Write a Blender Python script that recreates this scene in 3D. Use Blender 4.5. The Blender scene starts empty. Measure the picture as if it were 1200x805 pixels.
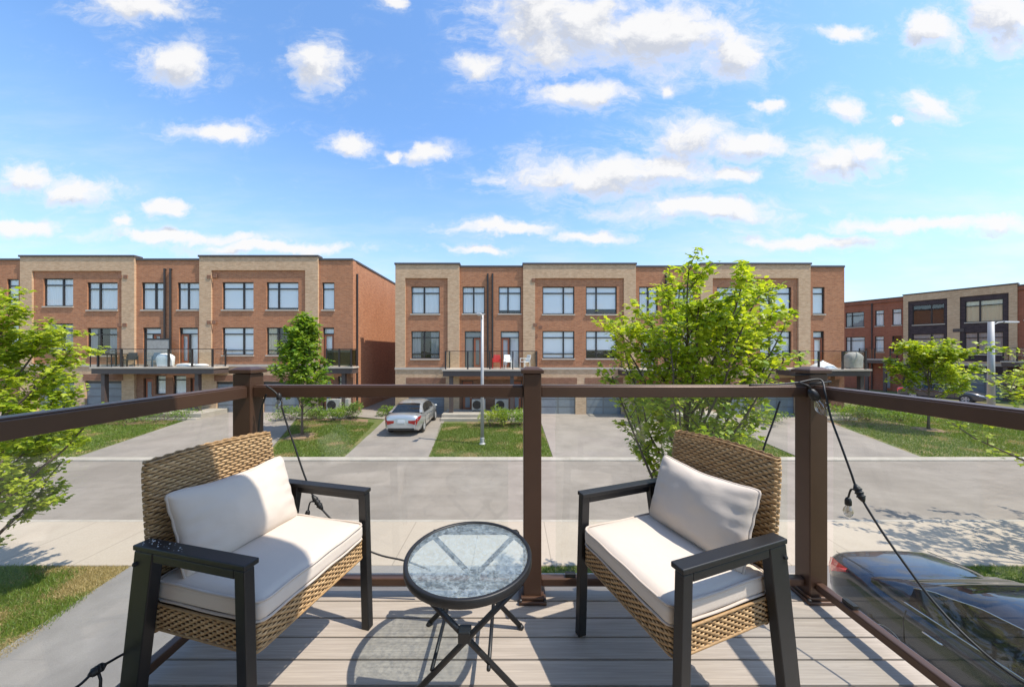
import bpy, bmesh, math, random
import numpy as np
from mathutils import Vector, Matrix, noise
R = math.radians
SC = bpy.context.scene
COL = SC.collection
# ------------------------------------------------------------------ camera, world, sun, exposure
F = 385.0            # focal length in pixels of a 1200 px wide picture
HZ = 411.0           # picture row of the horizon
EYE = 4.2            # camera height above the street
DZ = 2.95            # deck floor height above the street
cam = bpy.data.cameras.new('camera'); camo = bpy.data.objects.new('camera', cam); COL.objects.link(camo)
camo.location = (0, 0, EYE); camo.rotation_euler = (R(90), 0, 0)
cam.sensor_width = 36; cam.lens = 36*F/1200; cam.shift_y = (HZ-402.5)/1200
cam.clip_start = .02; cam.clip_end = 3000
SC.camera = camo
SUN_TO = Vector((.535, -.17, 1)).normalized()
sl = bpy.data.lights.new('sun', 'SUN'); so = bpy.data.objects.new('sun', sl); COL.objects.link(so)
sl.energy = 4.0; sl.angle = R(.55); sl.color = (1, .93, .82)
so.rotation_euler = SUN_TO.to_track_quat('Z', 'Y').to_euler(); so.location = (20, -10, 40)
SC.view_settings.view_transform = 'Standard'; SC.view_settings.look = 'None'
SC.view_settings.exposure = .54; SC.view_settings.gamma = 1
SKY_STRENGTH = .148

def nd(nt, t, **kw):
    n = nt.nodes.new(t)
    for k, v in kw.items(): setattr(n, k, v)
    return n
def setin(nt, sock, v):
    if hasattr(v, 'is_output') or isinstance(v, bpy.types.NodeSocket): nt.links.new(v, sock)
    elif v is not None: sock.default_value = v
def MATH(nt, op, a, b=None, c=None, clamp=False):
    n = nd(nt, 'ShaderNodeMath', operation=op, use_clamp=clamp)
    for i, v in enumerate((a, b, c)): setin(nt, n.inputs[i], v)
    return n.outputs[0]
def VM(nt, op, a, b=None, out=0):
    n = nd(nt, 'ShaderNodeVectorMath', operation=op)
    setin(nt, n.inputs[0], a)
    if b is not None:
        if op == 'SCALE': setin(nt, n.inputs['Scale'], b)
        else: setin(nt, n.inputs[1], b)
    return n.outputs[out]
def MIX(nt, fac, a, b, blend='MIX'):
    n = nd(nt, 'ShaderNodeMix', data_type='RGBA', blend_type=blend)
    setin(nt, n.inputs[0], fac); setin(nt, n.inputs[6], a); setin(nt, n.inputs[7], b)
    return n.outputs[2]
def SMOOTH(nt, v, a, b, lo=0., hi=1.):
    n = nd(nt, 'ShaderNodeMapRange', interpolation_type='SMOOTHSTEP')
    setin(nt, n.inputs[0], v); n.inputs[1].default_value = a; n.inputs[2].default_value = b
    n.inputs[3].default_value = lo; n.inputs[4].default_value = hi
    return n.outputs[0]
def NOISE(nt, vec, scale, detail=4., rough=.55, out=0, dist=0.):
    n = nd(nt, 'ShaderNodeTexNoise'); setin(nt, n.inputs['Vector'], vec)
    n.inputs['Scale'].default_value = scale; n.inputs['Detail'].default_value = detail
    n.inputs['Roughness'].default_value = rough; n.inputs['Distortion'].default_value = dist
    return n.outputs[out]

# clouds: tangent coordinates of directions (x/y, z/y): centre x, centre y, half width, half height, strength
CL = [(165,6,66,24),(205,76,42,24),(375,80,30,28),(262,151,66,11),(410,173,27,13),(503,177,26,12),(468,178,12,6),
 (25,207,42,20),(85,224,52,16),(190,243,25,10),(30,266,44,11),(140,263,18,8),(205,278,115,9),(640,25,75,62),(690,30,60,48),(775,40,95,48),(860,62,42,28),
 (562,80,30,18),(680,109,66,18),(800,158,62,26),(880,172,52,18),(690,205,108,26),(775,200,80,22),(855,203,30,9),(810,246,112,17),(985,190,58,24),(1010,178,30,18),(990,130,25,19),
 (1085,126,38,20),(903,125,16,9),(1090,35,31,24),(1180,22,46,36),(1000,38,30,7),(585,268,82,8),(690,276,50,7),
 (1085,262,130,10),(1180,262,46,16),(950,281,95,9),(465,4,15,10),(1048,147,10,5),(785,104,14,9),(330,290,120,8),(560,291,40,6)]
def build_world():
    w = bpy.data.worlds.new('World'); SC.world = w; w.use_nodes = True
    nt = w.node_tree; nt.nodes.clear()
    g = bpy.data.node_groups.new('cloud_field', 'ShaderNodeTree')
    g.interface.new_socket('P', in_out='INPUT', socket_type='NodeSocketVector')
    g.interface.new_socket('D', in_out='OUTPUT', socket_type='NodeSocketFloat')
    gi = nd(g, 'NodeGroupInput'); go = nd(g, 'NodeGroupOutput')
    P = gi.outputs[0]
    warp = VM(g, 'SUBTRACT', NOISE(g, P, 5.5, 5, .6, out=1), (.5, .5, .5))
    Pw = VM(g, 'ADD', P, VM(g, 'MULTIPLY', warp, (.24, .12, 0)))
    cur = None
    for (cx, cy, a, b) in CL:
        c = ((cx-600)/F, (HZ-cy)/F, 0)
        d = VM(g, 'LENGTH', VM(g, 'MULTIPLY', VM(g, 'SUBTRACT', Pw, c), (F/(a*1.12), F/(b*1.12), 0)), out=1)
        v = MATH(g, 'SUBTRACT', 1., d)
        cur = v if cur is None else MATH(g, 'SMOOTH_MAX', cur, v, .12)
    cur = MATH(g, 'MAXIMUM', cur, -.75)
    fb = NOISE(g, VM(g, 'MULTIPLY', Pw, (1, 1.6, 1)), 8, 10, .66)
    fb2 = NOISE(g, VM(g, 'MULTIPLY', Pw, (1, 2.0, 1)), 2.2, 4, .6)
    cur = MATH(g, 'ADD', cur, MATH(g, 'MULTIPLY', MATH(g, 'SUBTRACT', fb, .5), 1.9))
    cur = MATH(g, 'ADD', cur, MATH(g, 'MULTIPLY', MATH(g, 'SUBTRACT', fb2, .5), .5))
    g.links.new(cur, go.inputs[0])
    tc = nd(nt, 'ShaderNodeTexCoord'); sep = nd(nt, 'ShaderNodeSeparateXYZ'); nt.links.new(tc.outputs['Generated'], sep.inputs[0])
    X, Y, Z = sep.outputs
    ysafe = MATH(nt, 'MAXIMUM', Y, .06)
    cmb = nd(nt, 'ShaderNodeCombineXYZ'); nt.links.new(MATH(nt, 'DIVIDE', X, ysafe), cmb.inputs[0]); nt.links.new(MATH(nt, 'DIVIDE', Z, ysafe), cmb.inputs[1])
    P = cmb.outputs[0]
    def inst(vec):
        n = nd(nt, 'ShaderNodeGroup'); n.node_tree = g; setin(nt, n.inputs[0], vec); return n.outputs[0]
    D1 = inst(P); D2 = inst(VM(nt, 'ADD', P, (.02, .05, 0)))
    front = SMOOTH(nt, Y, .08, .2)
    wisp = MATH(nt, 'MULTIPLY', SMOOTH(nt, D1, -.8, .15, 0, .55), SMOOTH(nt, NOISE(nt, VM(nt, 'MULTIPLY', P, (1, 2.2, 1)), 7, 9, .7, dist=.8), .42, .72))
    a1 = MATH(nt, 'MULTIPLY', MATH(nt, 'MAXIMUM', SMOOTH(nt, D1, -.2, .68), wisp), front)
    # clouds over the rest of the sky
    cb = nd(nt, 'ShaderNodeCombineXYZ'); zs = MATH(nt, 'ADD', MATH(nt, 'MAXIMUM', Z, 0.), .18)
    nt.links.new(MATH(nt, 'DIVIDE', X, zs), cb.inputs[0]); nt.links.new(MATH(nt, 'DIVIDE', Y, zs), cb.inputs[1])
    nb = NOISE(nt, cb.outputs[0], 1.6, 7, .6)
    a2 = MATH(nt, 'MULTIPLY', SMOOTH(nt, nb, .53, .66), MATH(nt, 'SUBTRACT', 1., front))
    # thin veil low over the horizon
    nv = NOISE(nt, VM(nt, 'MULTIPLY', P, (1, 4.5, 1)), 2.3, 6, .6)
    veil = MATH(nt, 'MULTIPLY', MATH(nt, 'MULTIPLY', SMOOTH(nt, nv, .4, .75, 0, .55), SMOOTH(nt, Z, .5, .12)), front)
    al = MATH(nt, 'MAXIMUM', MATH(nt, 'MAXIMUM', a1, a2), veil)
    grey = MATH(nt, 'MULTIPLY', SMOOTH(nt, MATH(nt, 'SUBTRACT', D2, D1), -.45, .4), SMOOTH(nt, D1, .05, .6))
    sky = nd(nt, 'ShaderNodeTexSky', sky_type='NISHITA'); sky.sun_disc = False
    sky.sun_elevation = math.asin(SUN_TO.z); sky.sun_rotation = math.atan2(SUN_TO.x, SUN_TO.y)
    sky.altitude = 100; sky.air_density = 1.0; sky.dust_density = .6; sky.ozone_density = 2.0
    hs = nd(nt, 'ShaderNodeHueSaturation'); hs.inputs['Saturation'].default_value = 1.1; hs.inputs['Value'].default_value = 1.4
    nt.links.new(sky.outputs[0], hs.inputs['Color'])
    skyc = MIX(nt, 1., hs.outputs[0], (.93, 1.01, 1.05, 1), 'MULTIPLY')
    skyc = MIX(nt, SMOOTH(nt, Z, .55, .02, 0, .6), skyc, (2.6, 3.35, 4.15, 1))
    cc = MIX(nt, grey, (4.6, 4.55, 4.5, 1), (2.95, 3.08, 3.4, 1))
    col = MIX(nt, MATH(nt, 'MULTIPLY', al, .96), skyc, cc)
    bg = nd(nt, 'ShaderNodeBackground'); bg.inputs[1].default_value = SKY_STRENGTH
    nt.links.new(col, bg.inputs[0])
    o = nd(nt, 'ShaderNodeOutputWorld'); nt.links.new(bg.outputs[0], o.inputs[0])
build_world()

# ------------------------------------------------------------------ materials
def mat(name):
    m = bpy.data.materials.new(name); m.use_nodes = True
    nt = m.node_tree; b = nt.nodes['Principled BSDF']
    return m, nt, b
def POS(nt): return nd(nt, 'ShaderNodeNewGeometry').outputs['Position']
def OBJ(nt): return nd(nt, 'ShaderNodeTexCoord').outputs['Object']
def BUMP(nt, b, h, strength=.3, dist=.01):
    n = nd(nt, 'ShaderNodeBump'); n.inputs['Strength'].default_value = strength; n.inputs['Distance'].default_value = dist
    setin(nt, n.inputs['Height'], h); nt.links.new(n.outputs[0], b.inputs['Normal'])
def plain(name, c, rough=.5, metal=0., spec=.5, var=.12, scale=6., coat=0., bump=0., objspace=True):
    m, nt, b = mat(name)
    v = OBJ(nt) if objspace else POS(nt)
    n = NOISE(nt, v, scale, 5, .6)
    lo = tuple(x*(1-var) for x in c)+(1,); hi = tuple(min(1, x*(1+var)) for x in c)+(1,)
    setin(nt, b.inputs['Base Color'], MIX(nt, n, lo, hi))
    b.inputs['Roughness'].default_value = rough; b.inputs['Metallic'].default_value = metal
    b.inputs['Specular IOR Level'].default_value = spec; b.inputs['Coat Weight'].default_value = coat
    b.inputs['Coat Roughness'].default_value = .03
    if bump: BUMP(nt, b, NOISE(nt, v, scale*12, 4, .6), bump, .002)
    return m
def brick(name, c1, c2, mortar, bw=.22, bh=.076):
    m, nt, b = mat(name)
    sp = nd(nt, 'ShaderNodeSeparateXYZ'); nt.links.new(OBJ(nt), sp.inputs[0])
    cm = nd(nt, 'ShaderNodeCombineXYZ'); nt.links.new(MATH(nt, 'ADD', sp.outputs[0], sp.outputs[1]), cm.inputs[0]); nt.links.new(sp.outputs[2], cm.inputs[1])
    t = nd(nt, 'ShaderNodeTexBrick'); nt.links.new(cm.outputs[0], t.inputs['Vector'])
    t.inputs['Color1'].default_value = c1+(1,); t.inputs['Color2'].default_value = c2+(1,); t.inputs['Mortar'].default_value = mortar+(1,)
    t.inputs['Scale'].default_value = 1; t.inputs['Brick Width'].default_value = bw; t.inputs['Row Height'].default_value = bh
    t.inputs['Mortar Size'].default_value = .006; t.inputs['Bias'].default_value = -.1
    n1 = NOISE(nt, VM(nt, 'MULTIPLY', cm.outputs[0], (1.6, .5, 1)), .7, 6, .65); n2 = NOISE(nt, VM(nt, 'MULTIPLY', cm.outputs[0], (2.2, 6.5, 1)), 1.6, 3, .7)
    col = MIX(nt, SMOOTH(nt, n1, .3, .75, 0, .30), t.outputs[0], tuple(x*.66 for x in c1)+(1,))
    col = MIX(nt, SMOOTH(nt, n2, .38, .72, 0, .55), col, tuple(min(1, x*1.25) for x in c2)+(1,))
    setin(nt, b.inputs['Base Color'], col); b.inputs['Roughness'].default_value = .9; b.inputs['Specular IOR Level'].default_value = .2
    BUMP(nt, b, t.outputs['Fac'], -.5, .006)
    return m
M = {}
M['red'] = brick('red_brick', (.36, .145, .070), (.47, .21, .105), (.40, .29, .21))
M['tan'] = brick('tan_brick', (.50, .31, .18), (.60, .41, .255), (.52, .41, .3))
M['deepred'] = brick('deep_red_brick', (.28, .085, .046), (.36, .12, .066), (.3, .2, .15))
M['darkbrick'] = brick('dark_brick', (.045, .032, .034), (.085, .058, .058), (.1, .08, .08))
M['brown'] = brick('brown_brick', (.22, .10, .06), (.28, .14, .085), (.28, .2, .15))
M['stone'] = plain('pale_stone', (.50, .43, .35), .85, var=.12, scale=3)
M['cap'] = plain('parapet_metal', (.075, .062, .058), .5, var=.15)
M['frame'] = plain('dark_window_frame', (.028, .022, .020), .45)
M['bronze'] = plain('bronze_aluminium', (.085, .045, .028), .38, .25, var=.18, scale=9)
M['fascia'] = plain('dark_fascia', (.085, .062, .055), .55)
M['garage'] = plain('garage_panel', (.14, .145, .155), .5)
M['garageglass'] = plain('frosted_garage_glass', (.19, .215, .24), .25, var=.35, scale=1.4)
M['door'] = plain('red_brown_door', (.30, .085, .035), .45)
M['beige_metal'] = plain('beige_metal', (.40, .38, .34), .5, var=.1)
M['white'] = plain('white_paint', (.74, .73, .70), .5, var=.06)
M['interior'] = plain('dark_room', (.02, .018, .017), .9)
M['asphaltroof'] = plain('flat_roof', (.2, .19, .18), .95)
M['pole'] = plain('galvanised_pole', (.42, .41, .40), .55, .2, var=.12, scale=4)
M['black'] = plain('black_rubber', (.012, .012, .012), .5)
M['plastic_white'] = plain('white_plastic', (.8, .8, .78), .4, var=.05)
M['red_plastic'] = plain('red_plastic', (.5, .03, .02), .4)
M['grey_cover'] = plain('grey_cover', (.34, .32, .29), .8, var=.35, scale=5)
M['darkmetal'] = plain('dark_metal', (.03, .03, .032), .45, .3)
M['bluegrey'] = plain('blue_grey_fabric', (.10, .15, .2), .8)
M['mulch'] = plain('mulch', (.24, .15, .09), .95, var=.5, scale=9, bump=.6)
def curtain_mat(name, c):
    m, nt, b = mat(name)
    setin(nt, b.inputs['Base Color'], c+(1,)); b.inputs['Roughness'].default_value = .9
    b.inputs['Subsurface Weight'].default_value = 0
    return m
M['curtain'] = curtain_mat('pale_curtain', (.80, .78, .75)); M['blind'] = curtain_mat('white_blind', (.86, .85, .83)); M['cream'] = curtain_mat('cream_curtain', (.62, .52, .34)); M['grey_curtain'] = curtain_mat('grey_curtain', (.30, .29, .28))
def glass_mat(name, tint, refl=1.0, ior=1.5, rough=0., bumpamt=0.):
    m = bpy.data.materials.new(name); m.use_nodes = True; nt = m.node_tree; nt.nodes.clear()
    tr = nd(nt, 'ShaderNodeBsdfTransparent'); tr.inputs[0].default_value = tint+(1,)
    gl = nd(nt, 'ShaderNodeBsdfGlossy'); gl.inputs['Roughness'].default_value = rough; gl.inputs[0].default_value = (1, 1, 1, 1)
    ge = nd(nt, 'ShaderNodeNewGeometry'); dt = MATH(nt, 'ABSOLUTE', VM(nt, 'DOT_PRODUCT', ge.outputs['Incoming'], ge.outputs['Normal'], out=1))
    f0 = ((ior-1)/(ior+1))**2; sch = MATH(nt, 'MULTIPLY_ADD', MATH(nt, 'POWER', MATH(nt, 'SUBTRACT', 1., dt, clamp=True), 5.), 1-f0, f0)
    fac = MATH(nt, 'MULTIPLY', sch, refl, clamp=True)
    n = NOISE(nt, OBJ(nt), 1.1, 2, .5)
    if bumpamt:
        bp = nd(nt, 'ShaderNodeBump'); bp.inputs['Strength'].default_value = bumpamt; bp.inputs['Distance'].default_value = .02
        nt.links.new(n, bp.inputs['Height']); nt.links.new(bp.outputs[0], gl.inputs['Normal'])
    mx = nd(nt, 'ShaderNodeMixShader'); nt.links.new(fac, mx.inputs[0]); nt.links.new(tr.outputs[0], mx.inputs[1]); nt.links.new(gl.outputs[0], mx.inputs[2])
    o = nd(nt, 'ShaderNodeOutputMaterial'); nt.links.new(mx.outputs[0], o.inputs[0])
    return m
M['pane'] = glass_mat('window_glass', (.95, .97, .98), 2.2, 1.5, 0, .12)
M['panel'] = glass_mat('railing_glass', (.962, .975, .966), .85, 1.48)
M['greenglass'] = glass_mat('green_railing_glass', (.32, .42, .36), 1.2, 1.5)
M['clearglass'] = glass_mat('bulb_glass', (.74, .73, .70), 3.2, 1.5)
def table_glass():
    m = bpy.data.materials.new('rippled_glass'); m.use_nodes = True; nt = m.node_tree; nt.nodes.clear()
    v = OBJ(nt); n = NOISE(nt, v, 70, 2, .5, dist=.9); n2 = NOISE(nt, v, 140, 1, .5)
    h = MATH(nt, 'ADD', n, MATH(nt, 'MULTIPLY', n2, .3))
    bp = nd(nt, 'ShaderNodeBump'); bp.inputs['Strength'].default_value = .8; bp.inputs['Distance'].default_value = .004; nt.links.new(h, bp.inputs['Height'])
    gl = nd(nt, 'ShaderNodeBsdfGlossy'); gl.inputs['Roughness'].default_value = .14; nt.links.new(bp.outputs[0], gl.inputs['Normal'])
    tr = nd(nt, 'ShaderNodeBsdfTransparent'); tr.inputs[0].default_value = (.90, .955, .97, 1)
    df = nd(nt, 'ShaderNodeBsdfDiffuse'); df.inputs[0].default_value = (.70, .79, .82, 1); nt.links.new(bp.outputs[0], df.inputs['Normal'])
    tl = nd(nt, 'ShaderNodeBsdfTranslucent'); tl.inputs[0].default_value = (.80, .86, .86, 1); nt.links.new(bp.outputs[0], tl.inputs['Normal'])
    def mixs(f, a, b):
        x = nd(nt, 'ShaderNodeMixShader'); setin(nt, x.inputs[0], f); nt.links.new(a.outputs[0], x.inputs[1]); nt.links.new(b.outputs[0], x.inputs[2]); return x
    ge = nd(nt, 'ShaderNodeNewGeometry'); dt = MATH(nt, 'ABSOLUTE', VM(nt, 'DOT_PRODUCT', ge.outputs['Incoming'], ge.outputs['Normal'], out=1))
    sch = MATH(nt, 'MULTIPLY_ADD', MATH(nt, 'POWER', MATH(nt, 'SUBTRACT', 1., dt, clamp=True), 5.), .95, .05)
    a = mixs(SMOOTH(nt, h, .5, .85, .07, .30), tr, mixs(.35, df, tl)); a = mixs(sch, a, gl)
    o = nd(nt, 'ShaderNodeOutputMaterial'); nt.links.new(a.outputs[0], o.inputs[0]); return m
M['tableglass'] = table_glass()
def ground_mat(name, c1, c2, scale, bump, c3=None, s3=.35, rough=.95, cracks=False, joints=None, streak=False):
    m, nt, b = mat(name); v = POS(nt)
    n = NOISE(nt, v, scale, 6, .65); col = MIX(nt, SMOOTH(nt, n, .3, .7), c1+(1,), c2+(1,))
    if c3:
        n3 = NOISE(nt, v, s3, 5, .6); col = MIX(nt, SMOOTH(nt, n3, .45, .68, 0, .75), col, c3+(1,))
    if streak:
        ns = NOISE(nt, VM(nt, 'MULTIPLY', v, (.25, 2.6, 1)), 1.0, 5, .6); col = MIX(nt, SMOOTH(nt, ns, .42, .75, 0, .35), col, tuple(x*.72 for x in c1)+(1,))
    fine = NOISE(nt, v, 90, 3, .7); col = MIX(nt, SMOOTH(nt, fine, .35, .7, 0, .35), col, tuple(x*.6 for x in c1)+(1,))
    h = fine
    if cracks:
        vo = nd(nt, 'ShaderNodeTexVoronoi', feature='DISTANCE_TO_EDGE'); vo.inputs['Scale'].default_value = .16
        nw = NOISE(nt, v, 1.3, 4, .6, out=1); setin(nt, vo.inputs['Vector'], VM(nt, 'ADD', v, VM(nt, 'SCALE', nw, 1.2)))
        col = MIX(nt, SMOOTH(nt, vo.outputs['Distance'], .005, .0, 0, .16), col, (.1, .09, .08, 1))
    if joints:
        sp = nd(nt, 'ShaderNodeSeparateXYZ'); nt.links.new(v, sp.inputs[0])
        fx = MATH(nt, 'ABSOLUTE', MATH(nt, 'SUBTRACT', MATH(nt, 'FRACT', MATH(nt, 'DIVIDE', sp.outputs[0], joints)), .5))
        col = MIX(nt, SMOOTH(nt, fx, .008, .003, 0, .55), col, (.16, .13, .1, 1))
    setin(nt, b.inputs['Base Color'], col); b.inputs['Roughness'].default_value = rough; b.inputs['Specular IOR Level'].default_value = .25
    BUMP(nt, b, h, bump, .006); return m
M['road'] = ground_mat('road_asphalt', (.26, .222, .184), (.325, .28, .235), 1.3, .4, (.23, .196, .163), .3, cracks=True, streak=True)
M['drive'] = ground_mat('driveway_asphalt', (.28, .24, .204), (.34, .295, .252), .9, .4, (.235, .205, .177), .5)
M['neardrive'] = ground_mat('near_driveway_asphalt', (.225, .207, .188), (.285, .262, .24), 1.1, .5, (.185, .17, .157), .8)
M['concrete'] = ground_mat('sidewalk_concrete', (.43, .355, .275), (.50, .42, .33), .7, .25, (.39, .325, .255), .35, joints=1.55)
M['curb'] = ground_mat('curb_concrete', (.38, .335, .275), (.47, .415, .35), 2., .3)
M['soil'] = ground_mat('lawn_soil', (.10, .135, .035), (.17, .17, .06), 1.6, .6, (.32, .235, .12), .55)
M['earth'] = ground_mat('earth', (.16, .16, .08), (.2, .19, .1), .5, .3)
def leaf_mat(name, dark, light, trans=.5):
    m = bpy.data.materials.new(name); m.use_nodes = True; nt = m.node_tree; nt.nodes.clear()
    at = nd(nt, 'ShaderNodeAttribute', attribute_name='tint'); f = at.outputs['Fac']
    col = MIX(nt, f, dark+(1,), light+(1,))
    p = nd(nt, 'ShaderNodeBsdfPrincipled'); p.inputs['Roughness'].default_value = .42; p.inputs['Specular IOR Level'].default_value = .4; nt.links.new(col, p.inputs['Base Color'])
    t = nd(nt, 'ShaderNodeBsdfTranslucent'); tc = MIX(nt, 1., col, (1.25, 1.25, .5, 1), 'MULTIPLY'); nt.links.new(tc, t.inputs[0])
    mx = nd(nt, 'ShaderNodeMixShader'); mx.inputs[0].default_value = trans; nt.links.new(p.outputs[0], mx.inputs[1]); nt.links.new(t.outputs[0], mx.inputs[2])
    o = nd(nt, 'ShaderNodeOutputMaterial'); nt.links.new(mx.outputs[0], o.inputs[0]); return m
M['leaf'] = leaf_mat('maple_leaf', (.18, .29, .024), (.56, .60, .055))
M['leaf_deep'] = leaf_mat('deep_green_leaf', (.10, .21, .022), (.32, .42, .05))
M['shrub'] = leaf_mat('shrub_leaf', (.075, .145, .02), (.24, .33, .06), .3)
M['grass'] = leaf_mat('grass_blade', (.085, .165, .022), (.26, .31, .055), .35)
M['drygrass'] = leaf_mat('dry_grass_blade', (.30, .23, .09), (.56, .42, .20), .3)
M['bark'] = plain('bark', (.13, .095, .07), .9, var=.4, scale=14, bump=.5)
def wood_deck():
    m, nt, b = mat('composite_deck'); v = OBJ(nt)
    sp = nd(nt, 'ShaderNodeSeparateXYZ'); nt.links.new(v, sp.inputs[0])
    row = MATH(nt, 'FLOOR', MATH(nt, 'DIVIDE', MATH(nt, 'SUBTRACT', sp.outputs[1], BOARD0), PITCH))
    cm = nd(nt, 'ShaderNodeCombineXYZ'); nt.links.new(sp.outputs[0], cm.inputs[0]); nt.links.new(sp.outputs[1], cm.inputs[1]); nt.links.new(MATH(nt, 'MULTIPLY', row, 3.71), cm.inputs[2])
    g1 = NOISE(nt, VM(nt, 'MULTIPLY', cm.outputs[0], (2.2, 55, 1)), 1.6, 6, .62, dist=.5)
    g2 = NOISE(nt, VM(nt, 'MULTIPLY', cm.outputs[0], (3, 160, 1)), 1.5, 3, .6)
    wv = nd(nt, 'ShaderNodeTexWave', wave_type='RINGS', rings_direction='Z'); wv.inputs['Scale'].default_value = 2.6; wv.inputs['Distortion'].default_value = 5; wv.inputs['Detail'].default_value = 3; wv.inputs['Detail Scale'].default_value = 1.2
    nt.links.new(VM(nt, 'MULTIPLY', cm.outputs[0], (.8, 11, 1)), wv.inputs['Vector'])
    col = MIX(nt, SMOOTH(nt, g1, .3, .72), (.31, .26, .212, 1), (.43, .365, .30, 1))
    col = MIX(nt, SMOOTH(nt, g2, .45, .75, 0, .45), col, (.28, .235, .195, 1))
    col = MIX(nt, SMOOTH(nt, wv.outputs['Fac'], .62, .95, 0, .3), col, (.27, .225, .19, 1))
    wn = nd(nt, 'ShaderNodeTexWhiteNoise', noise_dimensions='1D'); nt.links.new(row, wn.inputs['W'])
    col = MIX(nt, MATH(nt, 'MULTIPLY', wn.outputs['Value'], .35), col, (.43, .385, .335, 1))
    setin(nt, b.inputs['Base Color'], col); b.inputs['Roughness'].default_value = .62
    b.inputs['Specular IOR Level'].default_value = .3
    BUMP(nt, b, MATH(nt, 'ADD', g1, MATH(nt, 'MULTIPLY', g2, .6)), .35, .0015); return m
PITCH = 1.25*F*.000216*1.0; BOARD0 = 1.648-14*PITCH
M['deck'] = wood_deck()
def fabric():
    m, nt, b = mat('off_white_fabric'); v = OBJ(nt)
    n = NOISE(nt, v, 7, 4, .6); w = NOISE(nt, VM(nt, 'MULTIPLY', v, (1, 1, 1)), 900, 2, .6)
    setin(nt, b.inputs['Base Color'], MIX(nt, n, (.60, .52, .44, 1), (.66, .58, .50, 1)))
    b.inputs['Roughness'].default_value = .9; b.inputs['Specular IOR Level'].default_value = .15; b.inputs['Sheen Weight'].default_value = .15
    cr = NOISE(nt, VM(nt, 'MULTIPLY', v, (1, .6, 1)), 13, 4, .55, dist=1.6)
    BUMP(nt, b, MATH(nt, 'ADD', MATH(nt, 'MULTIPLY', w, .12), cr), .2, .006); return m
M['fabric'] = fabric()
M['piping'] = plain('cushion_piping', (.54, .465, .40), .9, var=.08)
def wicker():
    m, nt, b = mat('tan_wicker'); v = OBJ(nt); at = nd(nt, 'ShaderNodeAttribute', attribute_name='tint')
    n = NOISE(nt, VM(nt, 'MULTIPLY', v, (90, 90, 260)), 1., 4, .6)
    col = MIX(nt, at.outputs['Fac'], (.40, .25, .115, 1), (.66, .45, .235, 1))
    col = MIX(nt, SMOOTH(nt, n, .35, .7, 0, .6), col, (.22, .125, .055, 1))
    setin(nt, b.inputs['Base Color'], col); b.inputs['Roughness'].default_value = .5; b.inputs['Specular IOR Level'].default_value = .35
    BUMP(nt, b, n, .3, .001); return m
M['wicker'] = wicker()
M['wickerdark'] = plain('dark_wicker_core', (.17, .095, .042), .8)
M['powder'] = plain('charcoal_powder_coat', (.0135, .0135, .0145), .45, .1, var=.25, scale=40, bump=.15)

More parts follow.
